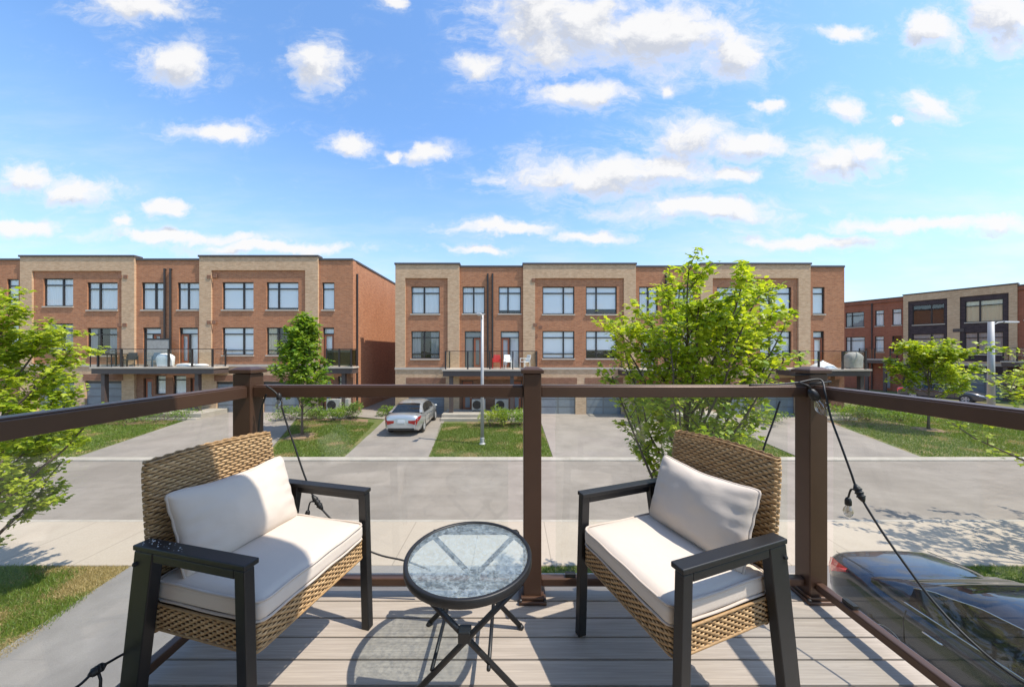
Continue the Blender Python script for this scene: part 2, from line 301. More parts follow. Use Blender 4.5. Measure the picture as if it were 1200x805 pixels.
# ------------------------------------------------------------------ object helpers
def tag(o, label, cat, group=None, kind=None):
    if label: o['label'] = label
    if cat: o['category'] = cat
    if group: o['group'] = group
    if kind: o['kind'] = kind
    return o
def thing(name, label, cat, loc=(0, 0, 0), rz=0., group=None):
    o = bpy.data.objects.new(name, None); COL.objects.link(o); o.empty_display_size = .2
    o.location = loc; o.rotation_euler = (0, 0, rz)
    return tag(o, label, cat, group)
def dup(root, loc, rz=None, label=None, group=None):
    r = root.copy(); COL.objects.link(r); r.location = loc
    if rz is not None: r.rotation_euler = (0, 0, rz)
    if label: r['label'] = label
    if group: r['group'] = group
    for ch in list(root.children):
        c = ch.copy(); COL.objects.link(c); c.parent = r
        for g in list(ch.children):
            d = g.copy(); COL.objects.link(d); d.parent = c
    return r
class MB:
    def __init__(s): s.v = []; s.f = []
    def add(s, vs, fs):
        o = len(s.v); s.v += [tuple(p) for p in vs]; s.f += [tuple(i+o for i in f) for f in fs]
    def box(s, x0, x1, y0, y1, z0, z1, mtx=None):
        vs = [(x, y, z) for z in (z0, z1) for y in (y0, y1) for x in (x0, x1)]
        if mtx is not None: vs = [mtx @ Vector(p) for p in vs]
        s.add(vs, [(0, 2, 3, 1), (4, 5, 7, 6), (0, 1, 5, 4), (2, 6, 7, 3), (0, 4, 6, 2), (1, 3, 7, 5)])
    def hexa(s, bot, top):
        s.add(list(bot)+list(top), [(3, 2, 1, 0), (4, 5, 6, 7), (0, 1, 5, 4), (1, 2, 6, 5), (2, 3, 7, 6), (3, 0, 4, 7)])
    def quad(s, a, b, c, d): s.add([a, b, c, d], [(0, 1, 2, 3)])
    def tube(s, pts, r, n=8, cap=True, closed=False):
        P = [Vector(p) for p in pts]; N = len(P); rs = r if hasattr(r, '__len__') else [r]*N
        vs = []; fs = []; up = None
        for i, p in enumerate(P):
            if closed: t = (P[(i+1) % N]-P[i-1])
            else: t = (P[min(i+1, N-1)]-P[max(i-1, 0)])
            t.normalize()
            if up is None:
                up = Vector((0, 0, 1)) if abs(t.z) < .9 else Vector((1, 0, 0))
            a = t.cross(up)
            if a.length < 1e-5: a = t.cross(Vector((1, .3, 0)))
            a.normalize(); b = a.cross(t).normalized(); up = b
            for k in range(n):
                q = 2*math.pi*k/n; vs.append(p+a*math.cos(q)*rs[i]+b*math.sin(q)*rs[i])
        M_ = N if closed else N-1
        for i in range(M_):
            for k in range(n):
                i2 = (i+1) % N
                fs.append((i*n+k, i*n+(k+1) % n, i2*n+(k+1) % n, i2*n+k))
        if cap and not closed:
            fs.append(tuple(range(n-1, -1, -1))); fs.append(tuple((N-1)*n+k for k in range(n)))
        s.add(vs, fs)
    def lathe(s, prof, n=24, c=(0, 0, 0), cap=True):
        vs = []; fs = []
        for (r, z) in prof:
            for k in range(n):
                q = 2*math.pi*k/n; vs.append((c[0]+r*math.cos(q), c[1]+r*math.sin(q), c[2]+z))
        for i in range(len(prof)-1):
            for k in range(n): fs.append((i*n+k, i*n+(k+1) % n, (i+1)*n+(k+1) % n, (i+1)*n+k))
        if cap:
            fs.append(tuple(range(n-1, -1, -1))); fs.append(tuple((len(prof)-1)*n+k for k in range(n)))
        s.add(vs, fs)
    def sphere(s, c, r, sx=1, sy=1, sz=1, n=14, m=9):
        vs = []; fs = []
        for i in range(m+1):
            a = math.pi*i/m
            for k in range(n):
                q = 2*math.pi*k/n; vs.append((c[0]+r*sx*math.sin(a)*math.cos(q), c[1]+r*sy*math.sin(a)*math.sin(q), c[2]+r*sz*math.cos(a)))
        for i in range(m):
            for k in range(n): fs.append((i*n+k, (i+1)*n+k, (i+1)*n+(k+1) % n, i*n+(k+1) % n))
        s.add(vs, fs)
    def build(s, name, m, parent=None, smooth=False, bevel=0., seg=2, tint=None):
        me = bpy.data.meshes.new(name); me.from_pydata(s.v, [], s.f); me.update()
        o = bpy.data.objects.new(name, me); COL.objects.link(o)
        if m is not None: me.materials.append(M[m] if isinstance(m, str) else m)
        if parent is not None: o.parent = parent
        if smooth: me.polygons.foreach_set('use_smooth', [True]*len(me.polygons))
        if bevel:
            b = o.modifiers.new('bevel', 'BEVEL'); b.width = bevel; b.segments = seg; b.limit_method = 'ANGLE'; b.angle_limit = R(35)
        return o
def np_mesh(name, V, Fc, m, parent=None, tint=None, smooth=False):
    V = np.asarray(V, np.float32); Fc = np.asarray(Fc, np.int32); k = Fc.shape[1]
    me = bpy.data.meshes.new(name); me.vertices.add(len(V)); me.vertices.foreach_set('co', V.ravel())
    me.loops.add(Fc.size); me.loops.foreach_set('vertex_index', Fc.ravel())
    me.polygons.add(len(Fc)); me.polygons.foreach_set('loop_start', np.arange(0, Fc.size, k, dtype=np.int32))
    me.update(calc_edges=True)
    if smooth: me.polygons.foreach_set('use_smooth', [True]*len(Fc))
    if tint is not None:
        at = me.attributes.new('tint', 'FLOAT', 'POINT'); at.data.foreach_set('value', np.asarray(tint, np.float32))
    me.materials.append(M[m] if isinstance(m, str) else m)
    o = bpy.data.objects.new(name, me); COL.objects.link(o)
    if parent is not None: o.parent = parent
    return o

# ------------------------------------------------------------------ terrain and ground
def gz(x, y):
    r = .22*min(1, max(0, (-x-6.8)/2.5))+.04*(1 if x > -7 else 0)
    return r*min(1, max(0, (y-13)/6.5))
def sheet(name, poly_fn, nx, ny, m, dz):
    mb = MB(); g = [[None]*(nx+1) for _ in range(ny+1)]; vs = []
    for j in range(ny+1):
        for i in range(nx+1):
            x, y = poly_fn(i/nx, j/ny); g[j][i] = len(vs); vs.append((x, y, gz(x, y)+dz))
    mb.add(vs, [(g[j][i], g[j][i+1], g[j+1][i+1], g[j+1][i]) for j in range(ny) for i in range(nx)])
    o = mb.build(name, m, smooth=True); o['kind'] = 'structure'; return o
def quadf(a, b, c, d):   # near-left, near-right, far-right, far-left
    def f(u, v):
        x = (a[0]*(1-u)+b[0]*u)*(1-v)+(d[0]*(1-u)+c[0]*u)*v; y = (a[1]*(1-u)+b[1]*u)*(1-v)+(d[1]*(1-u)+c[1]*u)*v
        return x, y
    return f
mb = MB(); mb.add([(-900, -900, -.06), (900, -900, -.06), (900, 1500, -.06), (-900, 1500, -.06)], [(0, 1, 2, 3)]); mb.build('ground', 'earth')['kind'] = 'structure'
YN0, YN1, YF0, YF1 = 6.37, 8.0, 12.5, 12.86
sheet('road', quadf((-160, 8.1), (160, 8.1), (160, 12.5), (-160, 12.5)), 2, 1, 'road', 0)
def slab(name, x0, x1, y0, y1, z0, z1, m, bev=.02):
    mb = MB(); mb.box(x0, x1, y0, y1, z0, z1); o = mb.build(name, m, bevel=bev); o['kind'] = 'structure'; return o
slab('sidewalk', -160, 160, YN0, YN1, -.1, .05, 'concrete')
slab('curb', -160, 160, YN1+.005, YN1+.11, -.1, .045, 'curb')
slab('far_curb', -160, 160, YF0, YF1, -.1, .06, 'curb', .03)
# far lots
sheet('far_lot', quadf((-160, YF1-.05), (160, YF1-.05), (160, 60), (-160, 60)), 128, 40, 'soil', .03)
D = {}
D['driveway'] = sheet('driveway', quadf((-17.0, YF1), (-9.7, YF1), (-13.4, 21.0), (-19.2, 21.0)), 8, 12, 'drive', .055)
sheet('driveway', quadf((-6.55, YF1), (-3.27, YF1), (-4.2, 21.5), (-7.85, 21.5)), 6, 12, 'drive', .055)
sheet('side_path', quadf((-10.2, 19.6), (-7.3, 19.6), (-7.56, 34), (-10.2, 34)), 6, 12, 'drive', .05)
sheet('driveway', quadf((1.6, YF1), (9.3, YF1), (7.6, 21.4), (1.7, 21.4)), 8, 12, 'drive', .055)
sheet('driveway', quadf((11.2, YF1), (16.0, YF1), (19.2, 21.4), (12.0, 21.4)), 8, 12, 'drive', .055)
sheet('driveway', quadf((-34, YF1), (-27, YF1), (-27, 21.0), (-34, 21.0)), 4, 8, 'drive', .055)
sheet('cross_sidewalk', quadf((27.0, YF1), (28.6, YF1), (28.6, 60), (27.0, 60)), 2, 10, 'concrete', .06)
sheet('cross_street', quadf((29.0, YF1-.3), (36.0, YF1-.3), (36.5, 60), (29.0, 60)), 3, 10, 'drive', .05)
# near lots
sheet('near_lot', quadf((-160, -8), (160, -8), (160, YN0), (-160, YN0)), 2, 2, 'soil', .02)
sheet('near_driveway', quadf((-6.3, -1), (.2, -1), (.2, YN0), (-7.38, YN0)), 4, 4, 'neardrive', .035)
sheet('near_driveway', quadf((4.0, -1), (7.6, -1), (7.6, YN0), (4.0, YN0)), 4, 4, 'neardrive', .035)

# grass blades
def blades(name, region, n, h, wd, seed, dry=.25, m='grass', zf=gz, dz=.03):
    rng = np.random.default_rng(seed); pts = []
    xs0, xs1, ys0, ys1, inside = region
    x = rng.uniform(xs0, xs1, n*3); y = rng.uniform(ys0, ys1, n*3)
    k = inside(x, y); x, y = x[k][:n], y[k][:n]; n = len(x)
    x = x+rng.normal(0, .035, n); y = y+rng.normal(0, .025, n)
    # bare, dry patches
    pat = np.sin(x*1.7+np.sin(y*2.3)*1.5)+np.sin(y*3.1+x*.8)+.8*np.sin(x*4.3-y*2.7)+rng.normal(0, .45, n)
    isdry = pat > (2.6-4.2*dry)
    hh = h*rng.uniform(.5, 1.25, n)*np.where(isdry, .65, 1); a = rng.uniform(0, 2*np.pi, n); w = wd*rng.uniform(.6, 1.3, n)
    lx = rng.normal(0, .45, n)*hh; ly = rng.normal(0, .45, n)*hh
    z = np.array([zf(p, q) for p, q in zip(x, y)])+dz if zf is not None else np.full(n, dz)
    V = np.zeros((n, 3, 3)); V[:, 0] = np.c_[x-np.cos(a)*w, y-np.sin(a)*w, z]; V[:, 1] = np.c_[x+np.cos(a)*w, y+np.sin(a)*w, z]; V[:, 2] = np.c_[x+lx, y+ly, z+hh]
    t = np.repeat(np.clip(rng.normal(.45, .22, n), 0, 1), 3)
    out = []
    for flag, mm, nm in ((~isdry, 'grass', name), (isdry, 'drygrass', 'dry_'+name)):
        ids = np.where(flag)[0]
        if len(ids) == 0: continue
        VV = V[ids].reshape(-1, 3); o = np_mesh(nm, VV, np.arange(len(VV)).reshape(-1, 3), mm, tint=t.reshape(-1, 3)[ids].ravel()); o['kind'] = 'stuff'
        tag(o, ('green grass blades of the ' if mm == 'grass' else 'dry straw coloured blades in the ')+blades.where, 'grass'); out.append(o)
    return out
def inpoly(poly):
    P = np.array(poly)
    def f(x, y):
        c = np.zeros(len(x), bool); j = len(P)-1
        for i in range(len(P)):
            cond = ((P[i, 1] > y) != (P[j, 1] > y)) & (x < (P[j, 0]-P[i, 0])*(y-P[i, 1])/(P[j, 1]-P[i, 1]+1e-12)+P[i, 0]); c ^= cond; j = i
        return c
    return (P[:, 0].min(), P[:, 0].max(), P[:, 1].min(), P[:, 1].max(), f)
blades.where = 'near lawn left of the driveway'; blades('near_lawn', inpoly([(-12.5, 6.36), (-7.42, 6.36), (-6.75, 3.9), (-10, 3.9)]), 50000, .065, .006, 1, .82, dz=.02)
blades.where = 'grass island between the two near driveways'; blades('island_lawn', inpoly([(.25, 6.36), (3.9, 6.36), (3.9, 3.2), (.25, 3.2)]), 26000, .07, .006, 2, .22, dz=.02)
blades.where = 'near lawn right of the dark car'; blades('near_lawn', inpoly([(7.65, 6.36), (13, 6.36), (11, 3.4), (7.65, 3.4)]), 26000, .07, .006, 3, .2, dz=.02)
blades.where = 'far lawn round the small maple'; blades('far_lawn', inpoly([(-9.6, 12.9), (-6.65, 12.9), (-7.8, 18.6), (-12.2, 18.6)]), 30000, .08, .012, 4, .3)
blades.where = 'far lawn in front of the lamp post'; blades('far_lawn', inpoly([(-3.2, 12.9), (1.55, 12.9), (1.6, 18.6), (-4.0, 18.6)]), 34000, .08, .012, 5, .28)
blades.where = 'far corner lawn by the cross street'; blades('far_lawn', inpoly([(16.2, 12.9), (27, 12.9), (27, 24), (20.4, 24)]), 42000, .08, .016, 6, .22)
blades.where = 'far lawn left of the left driveways'; blades('far_lawn', inpoly([(-26, 12.9), (-17.2, 12.9), (-18.6, 18.6), (-26, 18.6)]), 30000, .08, .014, 7, .25)
blades.where = 'far lawn behind the large maple'; blades('far_lawn', inpoly([(9.4, 12.9), (11.1, 12.9), (11.9, 18.6), (7.7, 18.6)]), 12000, .08, .012, 8, .25)

# ------------------------------------------------------------------ facades
class Facade:
    """local frame: x along the wall seen from outside left to right, y inwards, z up"""
    def __init__(s, origin, rz):
        s.o = Vector(origin); s.rz = rz; s.ex = Vector((math.cos(rz), math.sin(rz), 0)); s.ey = Vector((-math.sin(rz), math.cos(rz), 0))
    def at(s, px, py=HZ, y=0.):
        d = Vector(((px-600)/F, 1, (HZ-py)/F)); o = Vector((0, 0, EYE))
        t = ((s.o-o).dot(s.ey)+y)/d.dot(s.ey); p = o+d*t-s.o
        return p.dot(s.ex), p.z+s.o.z-s.o.z
    def x(s, px, y=0.): return s.at(px, HZ, y)[0]
    def rect(s, px0, px1, py0, py1, y=0.):
        xa, za = s.at(px0, py0, y); xb, zb = s.at(px1, py1, y); xc, zc = s.at(px0, py1, y)
        return (xa, xb, (zc+zb)/2, (za+s.at(px1, py0, y)[1])/2)
def wall_patch(mb, x0, x1, z0, z1, y, holes, depth=.16, ret=.3):
    hs = [(max(h[0], x0), min(h[1], x1), max(h[2], z0), min(h[3], z1)) for h in holes if h[0] < x1-.01 and h[1] > x0+.01 and h[2] < z1-.01 and h[3] > z0+.01]
    xs = sorted({x0, x1, *[h[0] for h in hs], *[h[1] for h in hs]}); zs = sorted({z0, z1, *[h[2] for h in hs], *[h[3] for h in hs]})
    for i in range(len(xs)-1):
        for j in range(len(zs)-1):
            cx, cz = (xs[i]+xs[i+1])/2, (zs[j]+zs[j+1])/2
            if any(h[0] < cx < h[1] and h[2] < cz < h[3] for h in hs): continue
            mb.quad((xs[i], y, zs[j]), (xs[i+1], y, zs[j]), (xs[i+1], y, zs[j+1]), (xs[i], y, zs[j+1]))
    for h in hs+[(x0, x1, z0, z1)]:
        d = y+(depth if h[1]-h[0] < x1-x0-1e-6 or h in hs else ret)
        a, b, c, e = h
        mb.quad((a, y, c), (a, d, c), (a, d, e), (a, y, e)); mb.quad((b, y, c), (b, y, e), (b, d, e), (b, d, c))
        mb.quad((a, y, c), (b, y, c), (b, d, c), (a, d, c)); mb.quad((a, y, e), (a, d, e), (b, d, e), (b, y, e))
rw = random.Random(5)
def window(bld, r, y, mull=.62, low=False, cur='curtain', transom=True, sill=True, cover=1.0):
    x0, x1, z0, z1 = r; w = x1-x0; h = z1-z0; fy = y+.10; t = .055
    fr = MB(); B = lambda a, b, c, d, dd=.0: fr.box(a, b, fy-.03-dd, fy+.04, c, d)
    B(x0, x0+t, z0, z1); B(x1-t, x1, z0, z1); B(x0+t, x1-t, z1-t, z1); B(x0+t, x1-t, z0, z0+t)
    tz = z1-h*.24
    if transom: B(x0+t, x1-t, tz-.035, tz+.035, .003)
    if mull: xm = x0+w*mull; B(xm-.045, xm+.045, z0+t, z1-t, .006)
    if low: B(x0+t, x1-t, z0+h*.17-.03, z0+h*.17+.03, .003)
    f = fr.build('window', 'frame', bld)
    g = MB(); g.quad((x0+t, fy+.005, z0+t), (x1-t, fy+.005, z0+t), (x1-t, fy+.005, z1-t), (x0+t, fy+.005, z1-t)); g.build('pane', 'pane', f)
    if cur == 'drapes':
        for xa, xb in ((x0+.02, x0+w*rw.uniform(.2, .36)), (x1-w*rw.uniform(.2, .36), x1-.02)):
            c = MB(); vs = []; n = 14
            for i in range(n+1): xx = xa+(xb-xa)*i/n; yy = fy+.07+.03*math.sin(xx*34); vs += [(xx, yy, z0+.02), (xx, yy, z1-.02)]
            c.add(vs, [(2*i, 2*i+2, 2*i+3, 2*i+1) for i in range(n)]); c.build('curtain', rw.choice(['curtain', 'cream', 'grey_curtain']), f, smooth=True)
    elif cur:
        c = MB(); n = max(10, int(w*22)); zz0 = z0+h*(1-cover)+.02
        fold = 0 if cur == 'blind' else .022; ph = rw.random()*6
        xa, xb = x0+.02, x1-.02; vs = []; fs = []
        for i in range(n+1):
            xx = xa+(xb-xa)*i/n; yy = fy+.045+fold*math.sin(xx*26+ph+math.sin(xx*7)*1.5)
            vs += [(xx, yy, zz0), (xx, yy, z1-.02)]
        for i in range(n): fs.append((2*i, 2*i+2, 2*i+3, 2*i+1))
        c.add(vs, fs); c.build('curtain' if cur != 'blind' else 'blind', cur, f, smooth=True)
    if sill:
        s = MB(); s.box(x0-.04, x1+.04, y-.06, fy-.032, z0-.085, z0-.002); s.build('sill', 'stone', f)
    return f
def door_win(bld, r, y, lightside=0, doormat='door', glassdoor=True):
    """balcony door with transom and a side light"""
    x0, x1, z0, z1 = r; w = x1-x0; h = z1-z0; fy = y+.10; t = .05
    wide = w > .95
    fr = MB(); B = lambda a, b, c, d: fr.box(a, b, fy-.03, fy+.04, c, d)
    B(x0, x0+t, z0, z1); B(x1-t, x1, z0, z1); B(x0+t, x1-t, z1-t, z1); tz = z1-h*.17; B(x0+t, x1-t, tz-.03, tz+.03)
    xm = x0+w*(.5 if wide else 1)
    if wide: B(xm-.04, xm+.04, z0, tz-.03)
    f = fr.build('balcony_door', 'frame', bld)
    g = MB(); g.quad((x0+t, fy+.01, tz+.03), (x1-t, fy+.01, tz+.03), (x1-t, fy+.01, z1-t), (x0+t, fy+.01, z1-t))
    a, b = x0+t, (xm-.04 if wide else x1-t)
    if lightside and wide: da, db, sa, sb = xm+.04, x1-t, a, b
    else: da, db, sa, sb = a, b, xm+.04, x1-t
    if wide: g.quad((sa, fy+.01, z0), (sb, fy+.01, z0), (sb, fy+.01, tz-.03), (sa, fy+.01, tz-.03))
    dm = MB(); q = .11
    dm.box(da, da+q, fy-.01, fy+.03, z0, tz-.03); dm.box(db-q, db, fy-.01, fy+.03, z0, tz-.03); dm.box(da+q, db-q, fy-.01, fy+.03, z0, z0+.25); dm.box(da+q, db-q, fy-.01, fy+.03, tz-.03-q, tz-.03)
    g.quad((da+q, fy+.012, z0+.25), (db-q, fy+.012, z0+.25), (db-q, fy+.012, tz-.03-q), (da+q, fy+.012, tz-.03-q))
    g.build('pane', 'pane', f); dm.build('door_leaf', doormat, f)
    c = MB(); c.quad((x0+.02, fy+.12, z0), (x1-.02, fy+.12, z0), (x1-.02, fy+.12, z1-.1), (x0+.02, fy+.12, z1-.1)); c.build('curtain', rw.choice(['curtain', 'grey_curtain', 'blind']), f)
def garage(bld, r, y):
    x0, x1, z0, z1 = r; fy = y+.14; t = .07
    g = MB(); g.box(x0, x1, fy-.02, fy+.05, z0, z1); f = g.build('garage_door', 'garage', bld)
    p = MB(); rows, cols = 4, 2; hh = (z1-z0)/rows; ww = (x1-x0)/cols
    for i in range(rows):
        for j in range(cols): p.box(x0+ww*j+.05, x0+ww*(j+1)-.05, fy-.028, fy-.018, z0+hh*i+.045, z0+hh*(i+1)-.045)
    p.build('frosted_panel', 'garageglass', f)
    b = MB(); b.box(x0, x1, fy-.06, fy-.03, z1-.16, z1); b.build('lintel', 'frame', f)
def entry_door(bld, r, y, side=True):
    x0, x1, z0, z1 = r; fy = y+.10
    d = MB(); d.box(x0+.05, x1-.05, fy, fy+.05, z0, z1-.05); f = d.build('front_door', 'door', bld)
    fr = MB(); fr.box(x0, x0+.05, fy-.03, fy+.05, z0, z1); fr.box(x1-.05, x1, fy-.03, fy+.05, z0, z1); fr.box(x0+.05, x1-.05, fy-.03, fy+.05, z1-.05, z1); fr.build('door_frame', 'frame', f)
    g = MB(); w = x1-x0; g.box(x0+w*.3, x1-w*.3, fy-.012, fy-.002, z0+.35, z1-.25); g.build('door_glass', 'garageglass', f)
    k = MB(); k.sphere((x1-.14, fy-.04, z0+1.0), .035); k.build('door_knob', 'pole', f, smooth=True)
def balcony(bld, x0, x1, y0, y1, z, fh=.42, posts=(), screen=None, glass='panel', supports=(), gbot=0.):
    s = MB(); s.box(x0, x1, y0, y1, z-fh, z-.10); b = s.build('balcony', 'fascia', bld)
    d = MB(); d.box(x0-.05, x1+.05, y0-.06, y1, z-.097, z); d.build('balcony_floor', 'stone', b)
    for px in posts:
        p = MB(); p.box(px-.04, px+.04, y0+.02, y0+.10, z+.002, z+1.07); p.build('railing_post', 'frame', b)
    r = MB(); xs = [posts[0], posts[-1]]
    r.box(xs[0]-.04, xs[1]+.04, y0+.03, y0+.09, z+1.072, z+1.11)
    for e in (posts[0], posts[-1]): r.box(e-.03, e+.03, y0+.10, y1-.02, z+1.074, z+1.108); r.box(e-.03, e+.03, y1-.1, y1-.02, z+.002, z+1.07)
    r.build('handrail', 'frame', b)
    g = MB()
    for a, c in zip(posts[:-1], posts[1:]): g.box(a+.06, c-.06, y0+.055, y0+.065, z+.08, z+1.04)
    for e in (posts[0], posts[-1]): g.box(e-.005, e+.005, y0+.14, y1-.14, z+.08, z+1.04)
    g.build('railing_glass', glass, b)
    for sx in supports:
        p = MB(); p.box(sx-.11, sx+.11, y0+.12, y0+.34, gbot, z-fh-.002); p.build('support_post', 'fascia', b)
    return b
def pipe(bld, x, y, z0, z1):
    p = MB(); p.tube([(x, y-.07, z1), (x, y-.07, z0)], .055, 8); p.tube([(x, y+.02, z1-.05), (x, y-.07, z1-.05)], .06, 8); p.build('downspout', 'frame', bld)
def cap(bld, x0, x1, y, z, depth=.45, back=None):
    c = MB(); c.box(x0, x1, y-.05, y+depth, z-.02, z+.10); c.build('parapet_cap', 'cap', bld)

def shell(bld, x0, x1, d, z0, zt, m='red', lstep=None):
    s = MB()
    s.quad((x0, .3, z0), (x0, d, z0), (x0, d, zt), (x0, .3, zt)); s.quad((x1, .3, z0), (x1, d, z0), (x1, d, zt), (x1, .3, zt)); s.quad((x0, d, z0), (x1, d, z0), (x1, d, zt), (x0, d, zt))
    s.build('side_wall', m, bld)
    r = MB(); r.quad((x0, .0, zt-.35), (x1, .0, zt-.35), (x1, d, zt-.35), (x0, d, zt-.35)); r.build('roof', 'asphaltroof', bld)
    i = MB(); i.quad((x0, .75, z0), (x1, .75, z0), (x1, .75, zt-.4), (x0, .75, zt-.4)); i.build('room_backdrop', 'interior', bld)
    c = MB()
    c.box(x0-.05, x0+.25, .47, d, zt-.02, zt+.09); c.box(x1-.25, x1+.05, .47, d, zt-.02, zt+.09); c.box(x0+.25, x1-.25, d-.25, d+.05, zt-.02, zt+.09); c.build('parapet_cap', 'cap', bld)

def block(name, label, yf, gz0, xl, xr, roofT, roofR, strpx, tans, reds, wins, doors, gars, entries, pipes, depth=11.):
    fc = Facade((fx(xl, yf), yf, 0), 0.)
    bld = thing(name, label, 'townhouse row', (fc.o.x, yf, 0), 0., 'brick townhouse rows across the street')
    bld.location.z = 0
    X = lambda px: fc.x(px)
    zt = lambda py: fc.at(xl, py)[1]+0
    zT, zR, zS = fc.at(xl, roofT)[1]+EYE*0, fc.at(xl, roofR)[1], fc.at(xl, strpx)[1]
    zb = gz0-.3
    rc = lambda q: fc.rect(*q)
    allw = [rc(q[:4]) for q in wins]; alld = [rc(q[:4]) for q in doors]; allg = [rc(q[:4]) for q in gars]; alle = [rc(q[:4]) for q in entries]
    holes = allw+alld+allg+alle
    # tan frame sections
    for (a, b, ia, ib, it) in tans:
        xa, xb, ja, jb = X(a), X(b), X(ia), X(ib); zi = fc.at(xl, it)[1]
        t = MB(); wall_patch(t, xa, xb, zS, zT, -.12, [(ja, jb, zS-.01, zi)], .09, .42); t.build('tan_brick_frame', 'tan', bld)
        n = MB(); wall_patch(n, ja, jb, zS, zi, -.03, holes, .16, .3); n.build('red_brick_panel', 'red', bld)
        g = MB(); wall_patch(g, xa, xb, zb, zS-.02, -.12, holes, .2, .42); g.build('tan_ground_floor_wall', 'tan', bld)
        for gr in [h for h in allg if xa < h[0] < xb]:
            q = MB(); q.box(gr[0]-.1, gr[1]+.1, -.135, -.118, gr[3]+.03, gr[3]+.42); q.build('brick_lintel', 'brown', bld)
        s = MB(); s.box(xa-.02, xb+.02, -.17, -.105, zS-.09, zS+.06); s.build('string_course', 'stone', bld)
        cap(bld, xa-.05, xb+.05, -.12, zT)
    for (a, b) in reds:
        xa, xb = X(a), X(b)
        t = MB(); wall_patch(t, xa, xb, zS, zR, 0., holes, .16, .3); t.build('red_brick_wall', 'red', bld)
        g = MB(); wall_patch(g, xa, xb, zb, zS-.02, 0., holes, .16, .3); g.build('entry_wall', 'brown', bld)
        s = MB(); s.box(xa, xb, -.05, .01, zS-.09, zS+.06); s.build('string_course', 'stone', bld)
        cap(bld, xa, xb, 0., zR)
    shell(bld, X(xl), X(xr), depth, zb, zR)
    for q, r in zip(wins, allw):
        o = dict(q[4]) if len(q) > 4 else {}
        window(bld, r, o.pop('y', -.03), **o)
    for q, r in zip(doors, alld): door_win(bld, r, 0., *(q[4:]))
    for r in allg: garage(bld, r, -.12)
    for r in alle: entry_door(bld, r, 0.)
    for (px, p0, p1) in pipes: pipe(bld, X(px), 0., fc.at(xl, p1)[1], fc.at(xl, p0)[1])
    return bld, fc
def fx(px, y): return (px-600)*y/F
def fxz(px, py, y): return (px-600)*y/F, EYE+(HZ-py)*y/F
# Facade.at gives z in world height because the origin has z = 0
c = lambda **k: k
B2, F2 = block('townhouse_row', 'red and tan brick townhouse row in the middle, behind the silver car', 21.39, .04, 464, 989.5, 310.5, 313.2, 431.5,
  tans=[(464, 538.5, 475.5, 525, 326.5), (613, 744.5, 627, 730.5, 326.5), (820, 948, 834, 934, 326.5)],
  reds=[(538.5, 613), (744.5, 820), (948, 989.5)],
  wins=[(482, 515.3, 336, 367.8, c(mull=.45)), (482, 515.3, 388, 420.3, c(mull=.45, low=True, cur='drapes')),
    (542, 568, 336, 367.5, c(y=0., mull=.5)), (584.3, 610.5, 336, 367.5, c(y=0., mull=.42, cur='blind', cover=.88)),
    (635.7, 673, 336, 368.3, c(mull=.66, cur='blind')), (686.6, 722.7, 336, 368.3, c(mull=.34, cur='blind', cover=.82)),
    (635.7, 673, 388, 420, c(mull=.66, cur='blind', low=True)), (686.6, 722.7, 388, 420, c(mull=.34, low=True, cur='blind', cover=.7)),
    (749, 771, 336, 368, c(y=0., mull=.5)), (791, 814, 336, 368, c(y=0., mull=.5)),
    (840, 876, 336.5, 368.5, c(mull=.66, cur='blind')), (890, 927, 336.5, 368.5, c(mull=.34, cur='blind', cover=.9)),
    (840, 876, 388, 420, c(mull=.66, low=True, cur='drapes')), (890, 927, 388, 420, c(mull=.34, low=True)),
    (952.5, 966.5, 336.5, 368, c(y=0., mull=0, cur='blind'))],
  doors=[(544.5, 564.5, 388, 432.3, 1), (586.8, 608.3, 388, 432.3, 0), (751, 771, 388, 432.3, 1), (792, 812, 388, 432.3, 0), (953, 966, 388, 432.3)],
  gars=[(478.5, 521, 450, 485.8), (633.5, 674, 450, 485.8), (686.5, 727.5, 450, 485.8), (840, 880, 450, 485.8), (890, 930, 450, 485.8)],
  entries=[(541, 554.5, 446, 484), (599.5, 611.5, 446, 484), (748, 761, 446, 484), (803, 816, 446, 484), (958, 971, 446, 484)],
  pipes=[(571.7, 321, 431), (577.2, 321, 431), (780, 321, 431), (785, 321, 431)])
